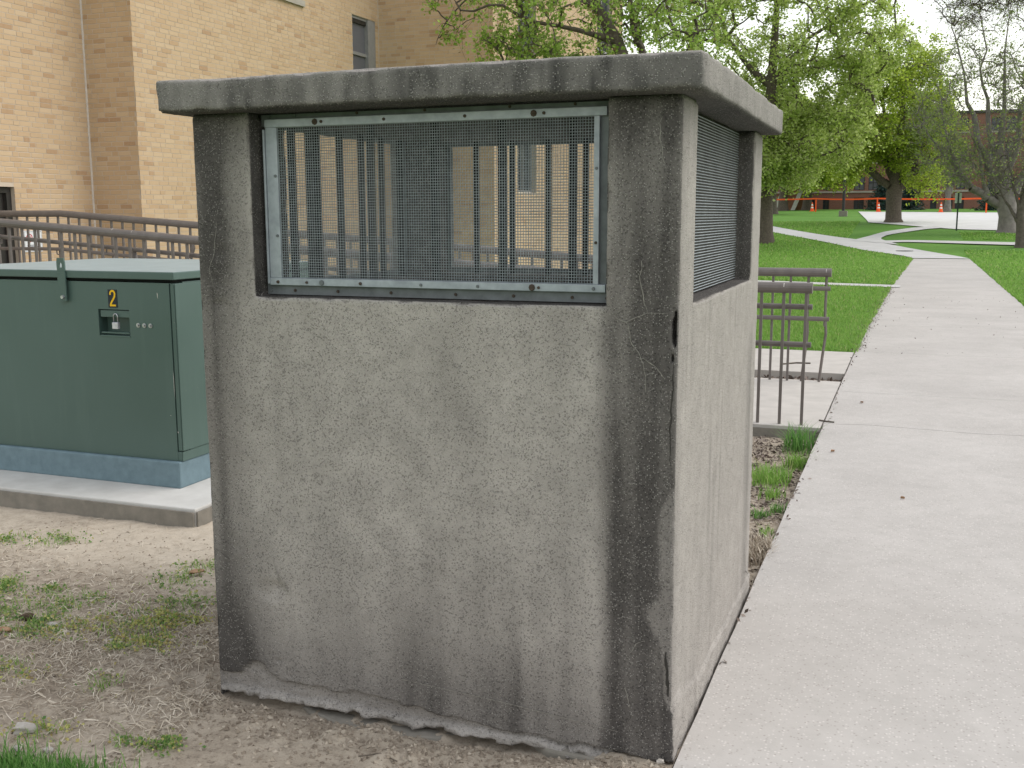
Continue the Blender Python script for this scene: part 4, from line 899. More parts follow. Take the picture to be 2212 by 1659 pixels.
for (a, b) in cols:
    for zz in (6.42, 9.0): m = MB(); m.box(a-0.15, b+0.15, YH-0.07, YH-0.002, zz-0.15, zz-0.003); child_of(m.build('sill', M['stone_band'], None), hall)
m = MB(); m.box(-18.2, 28.2, YH-0.15, YH+14, ZTh, ZTh+0.25); child_of(m.build('roof', M['roof'], None), hall)
m = MB(); m.box(-18, 28, YH+0.25, YH+13.9, Z0h, ZTh-0.002); child_of(m.build('core', M['tan_wall'], None), hall)
wing = thing('stair_block', 'low brick stair block with white sloped parapets beside the red hall', 'stair block', (-10.3, 98, 1.9))
m = MB(); m.box(-10.9, -9.0, 98.4, 104.0, 1.6, 4.3); child_of(m.build('wall', M['tan_wall'], None), wing)
for x0, x1 in ((-10.15, -9.28), (-11.75, -10.85)):
    m = MB(); w_ = 0.34
    vs = [(x0, 97.9, 1.9), (x0+w_, 97.9, 1.9), (x1+w_, 97.9, 4.2), (x1, 97.9, 4.2), (x0, 98.35, 1.9), (x0+w_, 98.35, 1.9), (x1+w_, 98.35, 4.2), (x1, 98.35, 4.2)]
    m.add(vs, [(0, 1, 2, 3), (7, 6, 5, 4), (0, 4, 5, 1), (1, 5, 6, 2), (2, 6, 7, 3), (3, 7, 4, 0)]); child_of(m.build('parapet', M['white_stone'], None), wing)
m = MB(); m.box(-14.3, -12.2, 97.5, 103.9, 1.6, 3.05); child_of(m.build('wall', M['tan_wall'], None), wing)
for zz in (3.05, 3.4, 3.75): m = MB(); m.box(-14.3, -12.2, 97.45, 97.6, zz+0.02, zz+0.18); child_of(m.build('parapet_rail', M['white_stone'], None), wing)
m = MB(); m.box(-13.35, -12.75, 97.42, 97.49, 1.7, 2.7); child_of(m.build('doorway', M['door_dark'], None), wing)

# ------------------------------------------------------------------ lamp, sign, cones, tape
def gp(x, y): return float(gz(y))
z0 = gp(-3.99, 72.5)
lp = thing('lamp_post', 'dark lamp post on a square concrete footing in the lawn', 'lamp post', (-3.99, 72.5, z0))
m = MB(); m.box(-0.27, 0.27, -0.27, 0.27, -0.2, 0.36); m.build('footing', M['slab_edge'], lp, bevel=0.02)
m = MB(); m.tube([(0, 0, 0.36), (0, 0, 5.2)], [0.10, 0.075], 10); m.build('pole', M['lamp_pole'], lp)
m = MB(); m.tube([(0, 0, 5.2), (0, 0, 5.3), (0, 0, 5.75), (0, 0, 5.9)], [0.12, 0.24, 0.30, 0.05], 12); m.build('lamp_head', M['lamp_pole'], lp)
z0 = gp(2.51, 54.5)
sp = thing('sign_post', 'thin green post with a pale unmarked sign back beside the far pavement', 'sign', (2.51, 54.5, z0))
m = MB(); m.box(-0.035, 0.035, -0.03, 0.03, -0.2, 1.83); m.build('post', M['sign_post'], sp)
m = MB(); m.box(-0.15, 0.15, 0.034, 0.042, 1.33, 1.83); m.build('sign_panel', M['sign_back'], sp)
def cone(x, y, label):
    t = thing('traffic_cone', label, 'traffic cone', (x, y, gp(x, y)+0.02), 'traffic cones along the orange tape')
    m = MB(); m.box(-0.2, 0.2, -0.2, 0.2, 0, 0.035); m.build('base', M['orange'], t)
    m = MB(); m.tube([(0, 0, 0.035), (0, 0, 0.26)], [0.14, 0.105], 12); m.tube([(0, 0, 0.36), (0, 0, 0.46)], [0.09, 0.073], 12); m.tube([(0, 0, 0.58), (0, 0, 0.72)], [0.055, 0.03], 12); m.build('cone', M['orange'], t)
    m = MB(); m.tube([(0, 0, 0.26), (0, 0, 0.36)], [0.105, 0.09], 12); m.tube([(0, 0, 0.46), (0, 0, 0.58)], [0.073, 0.055], 12); m.build('reflective_band', M['white_stripe'], t)
cone(-7.22, 86.2, 'traffic cone left of the thick-trunked tree, nearest the stair block')
cone(-2.08, 83.4, 'traffic cone beside the orange post left of the thick tree trunk')
cone(2.29, 81.4, 'traffic cone standing right of the thick tree trunk near the dark doorway')
PO = [(-16, 90.5), (-6.95, 86.3), (-2.2, 83.6), (5.2, 79.3), (13.5, 74.5)]
plab = ['orange stake of the tape line far left behind the tree trunks', 'orange stake of the tape line beside the leftmost cone', 'orange stake of the tape line directly behind the middle cone', 'orange stake of the tape line at the right of the lot', 'orange stake of the tape line beyond the right edge of view']
for i, (x, y) in enumerate(PO):
    m = MB(); m.box(-0.045, 0.045, -0.045, 0.045, -0.1, 1.02); o = m.build('tape_stake', M['orange'], None, loc=(x, y, gp(x, y))); tag(o, plab[i], 'stake', 'orange stakes of the tape line')
m = MB()
for (a, b) in zip(PO[:-1], PO[1:]):
    for k in range(8):
        t0, t1 = k/8, (k+1)/8; q = []
        for t in (t0, t1):
            x, y = a[0]+(b[0]-a[0])*t, a[1]+(b[1]-a[1])*t; z = (gp(*a)*(1-t)+gp(*b)*t)+0.97-0.12*math.sin(math.pi*t)*0.5; q.append((x, y, z))
        m.add([(q[0][0], q[0][1]-0.05, q[0][2]), (q[1][0], q[1][1]-0.05, q[1][2]), (q[1][0], q[1][1]-0.05, q[1][2]+0.11), (q[0][0], q[0][1]-0.05, q[0][2]+0.11)], [(0, 1, 2, 3)])
tag(m.build('barrier_tape', M['orange']), 'long orange barrier tape strung between stakes across the lot', 'barrier tape')

# ------------------------------------------------------------------ trees
def make_tree(name, label, base, trunk, limbs, crowns, ntar, leafn, leafsize, leafmat, barkmat, seed, group=None, r0=0.35, rexp=0.46, twigs=6, twl=0.55, droop=0.25, minr=0.006, flare=1.35, cat='tree', leafspread=0.16, up=0.25, bias=None):
    """trunk: [(x,y,z,r)] relative to the base; limbs: list of such polylines starting at a trunk point; crowns: [(cx,cy,cz,rx,ry,rz,weight)] ellipsoids"""
    rg = np.random.default_rng(seed); t = thing(name, label, cat, base, group)
    nodes = []; par = []; fixed = {}
    def addline(pts, start):
        p = start
        for q in pts:
            nodes.append(np.array(q[:3], float)); par.append(p); fixed[len(nodes)-1] = q[3]; p = len(nodes)-1
        return p
    addline(trunk, -1); nt_ = len(trunk)
    def near(q): return int(np.argmin([np.linalg.norm(nn-np.array(q[:3])) for nn in nodes]))
    for lb in limbs:
        s = near(lb[0]); pts = []
        A = np.array(lb, float)
        for i in range(1, len(A)):
            for k in range(1, 4):
                f = k/3; q = A[i-1]+(A[i]-A[i-1])*f; q[:3] += rg.normal(size=3)*0.04*np.linalg.norm(A[i][:3]-A[i-1][:3]) if k < 3 else 0; pts.append(q)
        addline(pts, s)
    nfix = len(nodes); w = np.array([c[6] for c in crowns], float); w /= w.sum()
    T = []
    while len(T) < ntar:
        c = crowns[rg.choice(len(crowns), p=w)]; v = rg.normal(size=3); v /= np.linalg.norm(v); r = rg.uniform(0.25, 1.0)**0.5
        T.append(np.array(c[:3])+v*r*np.array(c[3:6])*rg.uniform(0.85, 1.12))
    T = np.array(T); F0 = np.array(nodes[min(1, nt_-1):]); d0 = np.min(np.linalg.norm(T[:, None]-F0[None], axis=2), axis=1); T = T[np.argsort(d0)]
    cap_ = nfix+ntar*4+8; NA = np.zeros((cap_, 3)); NA[:nfix] = nodes; cnt = nfix; PA = np.full(cap_, -1); PA[:nfix] = par
    lo = max(0, nt_-2); tips = []
    for q in T:
        D = NA[lo:cnt]-q; dist = np.linalg.norm(D, axis=1)+0.6*np.maximum(0, D[:, 2])      # prefer to start from below
        s = lo+int(np.argmin(dist)); p0 = NA[s]; L = np.linalg.norm(q-p0); p = s
        for k in (1, 2, 3):
            f = k/3; x = p0+(q-p0)*f+np.array([0, 0, up*L*math.sin(math.pi*f)*0.5])+(rg.normal(size=3)*0.07*L if k < 3 else 0)
            NA[cnt] = x; PA[cnt] = p; p = cnt; cnt += 1
        tips.append(p)
    W_ = np.zeros(cnt); W_[tips] = 1
    for i in range(cnt-1, 0, -1):
        if PA[i] >= 0: W_[PA[i]] += W_[i]
    tot = max(W_[0], 1); rad = np.maximum(r0*(W_/tot)**rexp, minr)
    for i, r in fixed.items(): rad[i] = max(r, 0.3*rad[i])
    idx = np.arange(1, cnt); pr = PA[idx]; big = np.array([(i < nt_) for i in idx])
    ra = rad[pr].copy(); ra = np.minimum(ra, np.where(idx < nfix, ra, rad[idx]*1.7)); rb = rad[idx]
    parts = [tubes(NA[pr][~big], NA[idx][~big], ra[~big], rb[~big], 5)]
    tm = MB(); tp = [tuple(NA[i]) for i in range(nt_)]; tr = [rad[i] for i in range(nt_)]
    zz0 = tp[0]; tp = [(zz0[0], zz0[1], zz0[2]-0.3), zz0, tuple(np.array(zz0)*0.75+np.array(tp[1])*0.25)]+tp[1:]; tr = [tr[0]*flare*1.15, tr[0]*flare, tr[0]*1.05]+tr[1:]
    tm.tube(tp, tr, 14); tr_o = tm.build('trunk', barkmat, t, True)
    # twigs at every tip, leaves along the twigs
    tips = np.array(tips); nT = len(tips)*twigs; st = np.repeat(NA[tips], twigs, 0)+rg.normal(size=(nT, 3))*0.02
    dirn = rg.normal(size=(nT, 3)); pd = np.repeat(NA[tips]-NA[PA[tips]], twigs, 0); pd /= np.linalg.norm(pd, axis=1, keepdims=True)+1e-9
    dirn = dirn*0.8+pd*0.7; dirn[:, 2] += (bias if bias is not None else 0.0); dirn /= np.linalg.norm(dirn, axis=1, keepdims=True); ln = twl*rg.uniform(0.5, 1.3, nT)[:, None]
    mid = st+dirn*ln*0.5+rg.normal(size=(nT, 3))*0.06*ln; en = mid+(dirn+rg.normal(size=(nT, 3))*0.35)*ln*0.5
    parts.append(tubes(st, mid, np.full(nT, minr*0.9), np.full(nT, minr*0.6), 3)); parts.append(tubes(mid, en, np.full(nT, minr*0.6), np.full(nT, minr*0.35), 3))
    Vb, Qb, _ = merge(parts); fast('branches', Vb, Qb, None, barkmat, t, True)
    if leafn > 0:
        k = rg.integers(0, nT, leafn); f = rg.uniform(0.05, 1.0, leafn)[:, None]
        P = np.where(f < 0.5, st[k]+(mid[k]-st[k])*f*2, mid[k]+(en[k]-mid[k])*(f*2-1))+rg.normal(size=(leafn, 3))*leafspread*twl
        Vl, Ql = leaf_quads(P, leafsize, 0.8, droop, rg); tag(fast('foliage', Vl, Ql, None, leafmat, t), kind='stuff')
    return t
def rel(base, pts): return [(p[0]-base[0], p[1]-base[1], p[2]-base[2], p[3]) for p in pts]
def relc(base, cs): return [(c[0]-base[0], c[1]-base[1], c[2]-base[2])+tuple(c[3:]) for c in cs]
# near tree leaning across the view just above the cap
b = (-3.55, 14.6, 0.0)
make_tree('young_tree', 'leaning tree with fresh small leaves in front of the buff building', b,
  rel(b, [(-3.55, 14.6, 0, 0.17), (-3.60, 14.6, 1.5, 0.15), (-3.72, 14.6, 2.8, 0.135), (-3.92, 14.55, 3.78, 0.12), (-4.12, 14.5, 4.32, 0.10), (-4.45, 14.5, 4.85, 0.085), (-4.7, 14.5, 5.6, 0.06), (-4.8, 14.5, 6.6, 0.03)]),
  [rel(b, [(-3.72, 14.6, 2.8, 0.08), (-3.62, 14.7, 3.7, 0.075), (-3.92, 14.8, 4.5, 0.06), (-4.0, 15.0, 5.6, 0.03)]), rel(b, [(-3.92, 14.55, 3.78, 0.055), (-4.6, 14.4, 3.95, 0.045), (-5.3, 14.3, 3.88, 0.03), (-5.9, 14.2, 3.95, 0.018)]),
   rel(b, [(-4.12, 14.5, 4.32, 0.05), (-5.0, 14.2, 4.55, 0.035), (-5.9, 14.0, 4.9, 0.025), (-6.6, 13.9, 4.85, 0.015)]), rel(b, [(-4.45, 14.5, 4.85, 0.05), (-5.4, 14.4, 5.3, 0.035), (-6.3, 14.3, 5.4, 0.02), (-7.0, 14.2, 4.75, 0.010), (-7.2, 14.2, 4.38, 0.006)]),
   rel(b, [(-3.72, 14.6, 2.8, 0.05), (-3.2, 14.7, 3.6, 0.04), (-2.9, 14.8, 4.4, 0.02)])],
  relc(b, [(-4.9, 14.4, 4.6, 1.35, 1.2, 0.9, 3), (-5.6, 14.3, 4.15, 0.9, 0.9, 0.45, 1.8), (-4.8, 14.4, 5.9, 2.0, 1.5, 1.1, 3.0), (-3.3, 14.7, 4.6, 0.8, 0.9, 1.1, 1.6), (-6.6, 14.2, 5.3, 0.7, 0.7, 0.6, 1.0), (-7.05, 14.2, 4.8, 0.25, 0.3, 0.4, 0.4)]),
  330, 13000, 0.062, M['leaf_near'], M['bark'], 5, twigs=5, twl=0.34, r0=0.10, minr=0.0045, leafspread=0.12)
# large maple right behind the enclosure
b = (-5.64, 44.9, float(gz(44.9))-0.02)
make_tree('maple_tree', 'large leafy tree rising directly behind the right edge of the enclosure', b,
  rel(b, [(-5.64, 44.9, b[2], 0.40), (-5.62, 44.9, 2.2, 0.34), (-5.55, 44.9, 4.5, 0.31), (-5.5, 44.9, 7, 0.21), (-5.4, 44.9, 10, 0.13), (-5.3, 44.9, 14, 0.04)]),
  [rel(b, [(-5.55, 44.9, 4.5, 0.11), (-4.2, 44.5, 5.2, 0.08), (-2.8, 44.0, 5.3, 0.05), (-1.2, 43.6, 5.9, 0.02)]), rel(b, [(-5.5, 44.9, 7, 0.12), (-4.0, 44.6, 8.8, 0.08), (-2.2, 44.3, 9.8, 0.045), (-0.6, 44, 10.2, 0.015)]),
   rel(b, [(-5.55, 44.9, 4.5, 0.14), (-7.2, 44.3, 6.0, 0.11), (-9.0, 44, 6.6, 0.06)]), rel(b, [(-5.5, 44.9, 7, 0.15), (-7.4, 44.6, 9, 0.1), (-8.6, 44.6, 11, 0.05)]), rel(b, [(-5.62, 44.9, 3.4, 0.09), (-4.6, 43.9, 3.9, 0.06), (-3.4, 43.2, 3.8, 0.03)])],
  relc(b, [(-4.9, 44.5, 8.6, 3.9, 3.5, 5.2, 6), (-3.4, 44.0, 4.6, 2.4, 2.2, 1.5, 1.7), (-5.2, 44, 3.9, 1.9, 2.0, 1.1, 1.2), (-6.8, 44.5, 9, 3.2, 3, 4.5, 2.4), (-9.3, 44.6, 10.6, 2.3, 2.2, 2.4, 1.5), (-1.8, 44, 9.0, 1.9, 2.2, 3.2, 2.0), (-2.6, 43.8, 6.6, 1.8, 2.0, 1.8, 1.6)]),
  470, 72000, 0.116, M['leaf_maple'], M['bark'], 8, twigs=7, twl=0.75, r0=0.34, minr=0.011)
# thick-trunked tree in front of the lot
b = (-0.57, 61.1, float(gz(61.1))-0.02)
make_tree('maple_tree', 'broad tree with a thick forked trunk standing at the edge of the pale lot', b,
  rel(b, [(-0.57, 61.1, b[2], 0.43), (-0.6, 61.1, 1.9, 0.42), (-0.62, 61.1, 2.7, 0.44), (-0.6, 61.1, 3.35, 0.30), (-0.5, 61.1, 4.6, 0.26), (-0.4, 61, 7, 0.16), (-0.3, 61, 10, 0.06)]),
  [rel(b, [(-0.62, 61.1, 2.7, 0.26), (-1.5, 61, 3.55, 0.23), (-2.4, 60.8, 4.3, 0.18), (-3.4, 60.5, 5.2, 0.10), (-4.0, 60.3, 6.6, 0.05)]), rel(b, [(-0.62, 61.1, 2.7, 0.24), (0.15, 61, 3.7, 0.21), (0.6, 60.9, 4.9, 0.16), (1.1, 60.8, 6.6, 0.08)]),
   rel(b, [(-0.6, 61.1, 3.35, 0.26), (-1.15, 61.3, 4.4, 0.21), (-1.2, 61.3, 6.2, 0.13), (-1.8, 61, 8.4, 0.06)]), rel(b, [(-0.6, 61.1, 3.35, 0.10), (0.4, 60.6, 4.1, 0.09), (1.6, 60.2, 4.6, 0.07), (2.8, 60, 4.5, 0.04), (3.6, 60, 3.9, 0.02)])],
  relc(b, [(-1.0, 60.8, 7.2, 3.3, 3.2, 3.2, 6), (-2.9, 60.4, 5.0, 1.7, 1.9, 1.6, 1.9), (0.6, 60.6, 4.2, 1.4, 1.6, 0.9, 0.9), (0.9, 60.8, 6.3, 2.1, 2.2, 2.4, 1.8), (-0.6, 60.8, 9.6, 2.6, 2.4, 2.2, 2.4), (0.9, 61.5, 3.2, 1.0, 1.1, 0.75, 0.6)]),
  400, 56000, 0.12, M['leaf_yellow'], M['bark'], 13, twigs=7, twl=0.7, r0=0.32, minr=0.012)
# trees further back on the left of the lawn
b = (-9.48, 79.1, float(gz(79.1))-0.02)
make_tree('maple_tree', 'pale-barked tree at the left rim of the far lawn', b, rel(b, [(-9.48, 79.1, b[2], 0.36), (-9.55, 79.1, 3.2, 0.30), (-9.6, 79.1, 6, 0.24), (-9.6, 79, 10, 0.1)]),
  [rel(b, [(-9.55, 79.1, 3.2, 0.12), (-8.2, 79, 5.5, 0.10), (-7.4, 79, 7, 0.05)]), rel(b, [(-9.55, 79.1, 4.0, 0.14), (-11, 79, 6, 0.1), (-12, 79, 8, 0.05)])],
  relc(b, [(-9.4, 78.6, 7.4, 3.6, 3.4, 3.6, 4), (-8.2, 78.2, 4.9, 2.2, 2, 1.3, 1.5)]), 220, 20000, 0.19, M['leaf_maple'], M['bark_pale'], 21, twigs=6, twl=0.9, r0=0.28, minr=0.014)
b = (-10.7, 94.0, float(gz(94))-0.02)
make_tree('maple_tree', 'dark-trunked tree standing in front of the white stair parapets', b, rel(b, [(-10.4, 94.0, b[2], 0.42), (-10.4, 94, 3.4, 0.34), (-10.3, 94, 6, 0.26), (-10.2, 94, 10, 0.1)]),
  [rel(b, [(-10.4, 94, 3.4, 0.16), (-9.0, 93.8, 5.5, 0.13), (-8.0, 93.5, 7.2, 0.06)]), rel(b, [(-10.4, 94, 3.8, 0.16), (-11.9, 94, 6, 0.12), (-12.8, 94, 8, 0.05)])],
  relc(b, [(-10.2, 93.5, 8.2, 4, 3.6, 3.6, 4), (-8.0, 93, 5.2, 2.2, 2, 1.5, 1.5)]), 200, 17000, 0.21, M['leaf_yellow'], M['bark'], 22, twigs=6, twl=1.0, r0=0.3, minr=0.016)
b = (-8.75, 97.0, float(gz(97))-0.02)
make_tree('maple_tree', 'slender tree behind the leftmost traffic cone', b, rel(b, [(-8.6, 97.0, b[2], 0.42), (-8.6, 97, 3.6, 0.34), (-8.5, 97, 6, 0.24), (-8.4, 97, 10, 0.1)]),
  [rel(b, [(-8.6, 97, 3.6, 0.14), (-7.2, 96.8, 5.6, 0.1), (-6.4, 96.6, 7.2, 0.05)]), rel(b, [(-8.6, 97, 4.2, 0.14), (-10, 97, 6, 0.1), (-10.6, 97, 8, 0.05)])],
  relc(b, [(-7.9, 96.4, 7.6, 3.6, 3.2, 3.2, 4), (-6.4, 96, 5.2, 2.0, 2, 1.2, 1.3)]), 190, 16000, 0.21, M['leaf_yellow'], M['bark'], 23, twigs=6, twl=1.0, r0=0.3, minr=0.016)
# big half-bare tree on the right
b = (4.76, 52.7, float(gz(52.7))-0.03)
make_tree('budding_tree', 'big spreading tree with mostly bare branches on the right of the lot', b,
  rel(b, [(4.72, 52.7, b[2], 0.46), (4.66, 52.7, 1.4, 0.41), (4.55, 52.7, 2.05, 0.43), (4.42, 52.7, 3.0, 0.26), (4.1, 52.8, 4.4, 0.18), (4.2, 52.9, 6.4, 0.10), (4.05, 52.9, 9.0, 0.04), (4.2, 52.9, 11.5, 0.01)]),
  [rel(b, [(4.66, 52.7, 1.7, 0.26), (3.75, 52.6, 2.25, 0.22), (2.95, 52.5, 2.75, 0.18), (2.3, 52.4, 3.7, 0.13), (1.4, 52.2, 4.7, 0.06), (0.3, 52, 6.2, 0.012)]), rel(b, [(4.55, 52.7, 2.05, 0.25), (3.7, 52.7, 3.6, 0.2), (3.05, 52.6, 5.4, 0.15), (2.45, 52.5, 7.4, 0.06), (1.9, 52.4, 9.6, 0.03), (1.5, 52.4, 11.2, 0.01)]),
   rel(b, [(4.4, 52.7, 3.2, 0.18), (3.6, 52.9, 5.4, 0.13), (3.2, 53, 7.5, 0.06), (3.1, 53, 9.8, 0.03), (2.8, 53, 11.6, 0.01)]), rel(b, [(4.4, 52.7, 3.0, 0.2), (4.9, 52.9, 5.2, 0.14), (5.2, 53, 8, 0.06), (5.3, 53, 11, 0.012)]), rel(b, [(4.55, 52.7, 2.05, 0.24), (5.5, 52.6, 3.6, 0.2), (6.6, 52.5, 5.4, 0.1), (7.6, 52.5, 8, 0.015)]),
   rel(b, [(3.75, 52.6, 2.4, 0.10), (3.3, 52.4, 3.9, 0.08), (2.7, 52.2, 5.6, 0.012)]), rel(b, [(2.3, 52.4, 3.7, 0.08), (1.6, 52.6, 5.8, 0.05), (1.2, 52.7, 7.6, 0.02)])],
  relc(b, [(3.2, 52.5, 6.0, 3.1, 2.8, 3.4, 4), (5.6, 52.6, 6.6, 2.6, 2.8, 3.6, 2.5), (3.6, 52.6, 9.8, 2.8, 2.6, 2.6, 3.2), (1.4, 52.3, 5.5, 1.5, 1.8, 2.0, 1.4), (3.0, 52, 3.6, 1.6, 1.6, 0.9, 1.2)]),
  600, 11000, 0.10, M['leaf_bud'], M['twig'], 31, twigs=7, twl=0.95, r0=0.22, minr=0.0062, rexp=0.5, up=0.05, bias=0.55, leafspread=0.10)
b = (4.6, 43.6, float(gz(43.6))-0.03)
make_tree('budding_tree', 'tree with pale thin twigs at the right edge of view', b, rel(b, [(4.58, 43.6, b[2], 0.24), (4.5, 43.6, 0.9, 0.19), (4.42, 43.6, 1.5, 0.15), (4.6, 43.6, 3, 0.11), (4.9, 43.6, 5, 0.06)]),
  [rel(b, [(4.5, 43.6, 0.9, 0.10), (4.15, 43.6, 1.55, 0.07), (3.75, 43.6, 2.2, 0.04), (3.3, 43.6, 2.9, 0.02)]), rel(b, [(4.42, 43.6, 1.5, 0.07), (4.1, 43.5, 2.6, 0.05), (3.8, 43.4, 3.8, 0.025)]), rel(b, [(4.42, 43.6, 1.5, 0.08), (5.2, 43.5, 2.6, 0.06), (5.9, 43.4, 4, 0.03)])],
  relc(b, [(4.3, 43.5, 3.4, 1.3, 1.3, 1.5, 3), (3.6, 43.5, 2.6, 0.7, 0.8, 0.7, 1), (5.4, 43.5, 3.6, 1.3, 1.3, 1.6, 2)]), 190, 700, 0.08, M['leaf_bud'], M['bark_pale'], 33, twigs=5, twl=0.6, r0=0.10, minr=0.006, up=0.05, bias=0.6)
b = (8.2, 27.5, 0.0)
make_tree('budding_tree', 'nearer bare tree whose twigs hang into the upper right corner', b, rel(b, [(8.2, 27.5, 0, 0.35), (8.1, 27.5, 3, 0.3), (7.8, 27.4, 6, 0.24), (7.4, 27.3, 9, 0.16), (7, 27.2, 12, 0.06)]),
  [rel(b, [(7.8, 27.4, 6, 0.13), (5.6, 27.0, 8.3, 0.07), (3.8, 26.6, 8.2, 0.035), (2.6, 26.3, 7.4, 0.018), (1.3, 26.1, 6.2, 0.006)]), rel(b, [(7.8, 27.4, 6.5, 0.12), (5.0, 27.2, 9.0, 0.06), (3.0, 27.0, 8.6, 0.025), (1.8, 26.8, 7.4, 0.008)])],
  relc(b, [(2.3, 26.3, 6.75, 0.9, 0.8, 0.5, 2.2), (1.4, 26.2, 6.35, 0.6, 0.6, 0.35, 1.0), (3.1, 26.4, 7.4, 1.2, 1.0, 0.7, 1.6), (6, 27.2, 9.5, 3, 3, 2.5, 1.2), (1.1, 26.2, 7.0, 1.1, 0.9, 0.55, 1.4), (2.2, 26.6, 8.0, 1.2, 1.0, 0.7, 1.4)]), 340, 1500, 0.05, M['leaf_bud'], M['bark'], 35, twigs=6, twl=0.55, r0=0.05, minr=0.0048, up=0.06, bias=-0.2)
b = (2.8, 84.5, float(gz(84.5))-0.02)
make_tree('multi_stem_tree', 'small grey multi-stemmed tree in front of the wide dark window', b, rel(b, [(2.8, 84.5, b[2], 0.26), (2.8, 84.5, 2.5, 0.22), (2.8, 84.5, 3.4, 0.2), (2.75, 84.5, 4.6, 0.1)]),
  [rel(b, [(2.8, 84.5, 2.5, 0.12), (2.4, 84.5, 3.8, 0.09), (2.1, 84.5, 5.4, 0.04)]), rel(b, [(2.8, 84.5, 2.7, 0.12), (3.2, 84.5, 3.9, 0.09), (3.5, 84.5, 5.4, 0.04)])],
  relc(b, [(2.8, 84.5, 5.0, 1.5, 1.4, 1.5, 1)]), 120, 2200, 0.13, M['leaf_bud'], M['twig'], 37, twigs=6, twl=0.7, r0=0.14, minr=0.012, up=0.0, bias=0.7)
def spruce(x, y, h, r, label, seed):
    rg = np.random.default_rng(seed); z0 = gp(x, y); t = thing('spruce_tree', label, 'spruce', (x, y, z0), 'dark spruces in front of the red hall')
    m = MB(); m.tube([(0, 0, -0.2), (0, 0, h*0.97)], [0.14, 0.02], 8); m.build('trunk', M['bark'], t)
    A, B, P, Dr = [], [], [], []
    nl = int(h*5)
    for k in range(nl):
        f = k/nl; zz = 0.15+h*0.95*f; rr = r*(1-f)**0.8+0.05; nb = int(9+6*(1-f))
        for j in range(nb):
            a = 2*math.pi*(j+rg.random()*0.8)/nb; L = rr*rg.uniform(0.75, 1.15); e = np.array([L*math.cos(a), L*math.sin(a), zz-0.12*L]); s = np.array([0, 0, zz+0.1*L]); A.append(s); B.append(e)
            for q in np.linspace(0.2, 1, 9):
                for _ in range(2): P.append(s+(e-s)*q+np.array([0, 0, -0.10*math.sin(q*3)])+rg.normal(size=3)*0.06)
    Vb, Qb = tubes(np.array(A), np.array(B), np.full(len(A), 0.025), np.full(len(A), 0.008), 3); fast('branches', Vb, Qb, None, M['bark'], t)
    Vl, Ql = leaf_quads(np.array(P), 0.24, 0.45, 0.35, rg); tag(fast('foliage', Vl, Ql, None, M['needle'], t), kind='stuff')
spruce(-2.15, 95, 2.55, 1.5, 'dark spruce just left of the thick trunk before the red hall', 1)
spruce(0.05, 95.4, 2.3, 1.35, 'dark spruce just right of the thick trunk before the red hall', 2)
spruce(6.6, 90.5, 2.75, 1.7, 'dark spruce left of the big half-bare tree', 3)
spruce(9.4, 90, 2.9, 1.8, 'dark spruce at the right edge behind the half-bare tree', 4)

# ------------------------------------------------------------------ ground cover and litter
def scatter(x0, x1, y0, y1, n): return np.stack([RNG.uniform(x0, x1, n), RNG.uniform(y0, y1, n)], 1)
def on_soil(P): return np.concatenate([P, soil_z(P[:, 0], P[:, 1])[:, None]], 1)
def clear(P): return ~((P[:, 0] > -BW-0.01) & (P[:, 1] > -0.012) & (P[:, 1] < BD+0.01)) & ~((P[:, 0] < -2.74) & (P[:, 1] > 1.5))
def strips(P, L, w, rg=RNG, curl=0.4):
    m = len(P); a = rg.uniform(0, 2*np.pi, m); l = (L*rg.uniform(0.4, 1.5, m))[:, None]; d = np.stack([np.cos(a), np.sin(a), rg.normal(size=m)*0.10], 1); n_ = np.stack([-np.sin(a), np.cos(a), rg.normal(size=m)*0.5], 1)
    ww = (w*rg.uniform(0.6, 1.4, m))[:, None]; bend = n_*(rg.normal(size=m)*curl)[:, None]*l*0.3; lift = np.array([[0, 0, 1.]])*(rg.uniform(0.002, 0.012, m))[:, None]
    A = P-d*l/2+lift*0.4; B = P+bend+lift*1.3; C = P+d*l/2+lift*0.5
    V = np.stack([A-n_*ww/2, A+n_*ww/2, B+n_*ww/2, B-n_*ww/2, C+n_*ww*0.3, C-n_*ww*0.3], 1).reshape(-1, 3); k = np.arange(m)[:, None]*6
    return V, np.concatenate([k+np.array([[0, 1, 2, 3]]), k+np.array([[3, 2, 4, 5]])])
# dry straw matted over the soil
P = scatter(-4.2, -1.45, -0.95, 1.5, 60000); f = fbm(np.stack([P[:, 0], P[:, 1], 0*P[:, 0]], 1), 2.3, 4, 401)
bandp = sstep(1.15, 0.55, P[:, 1])*sstep(-0.62, 0.05, P[:, 1]+0.30*(P[:, 0]+2.2))
keep = (RNG.random(len(P)) < np.clip(bandp*(0.45+0.9*f), 0.02, 1)) & clear(P); P = on_soil(P[keep])
Vs, Qs = strips(P, 0.045, 0.0026, curl=0.8); tag(fast('dry_straw', Vs, Qs, None, M['straw'], None), kind='stuff')
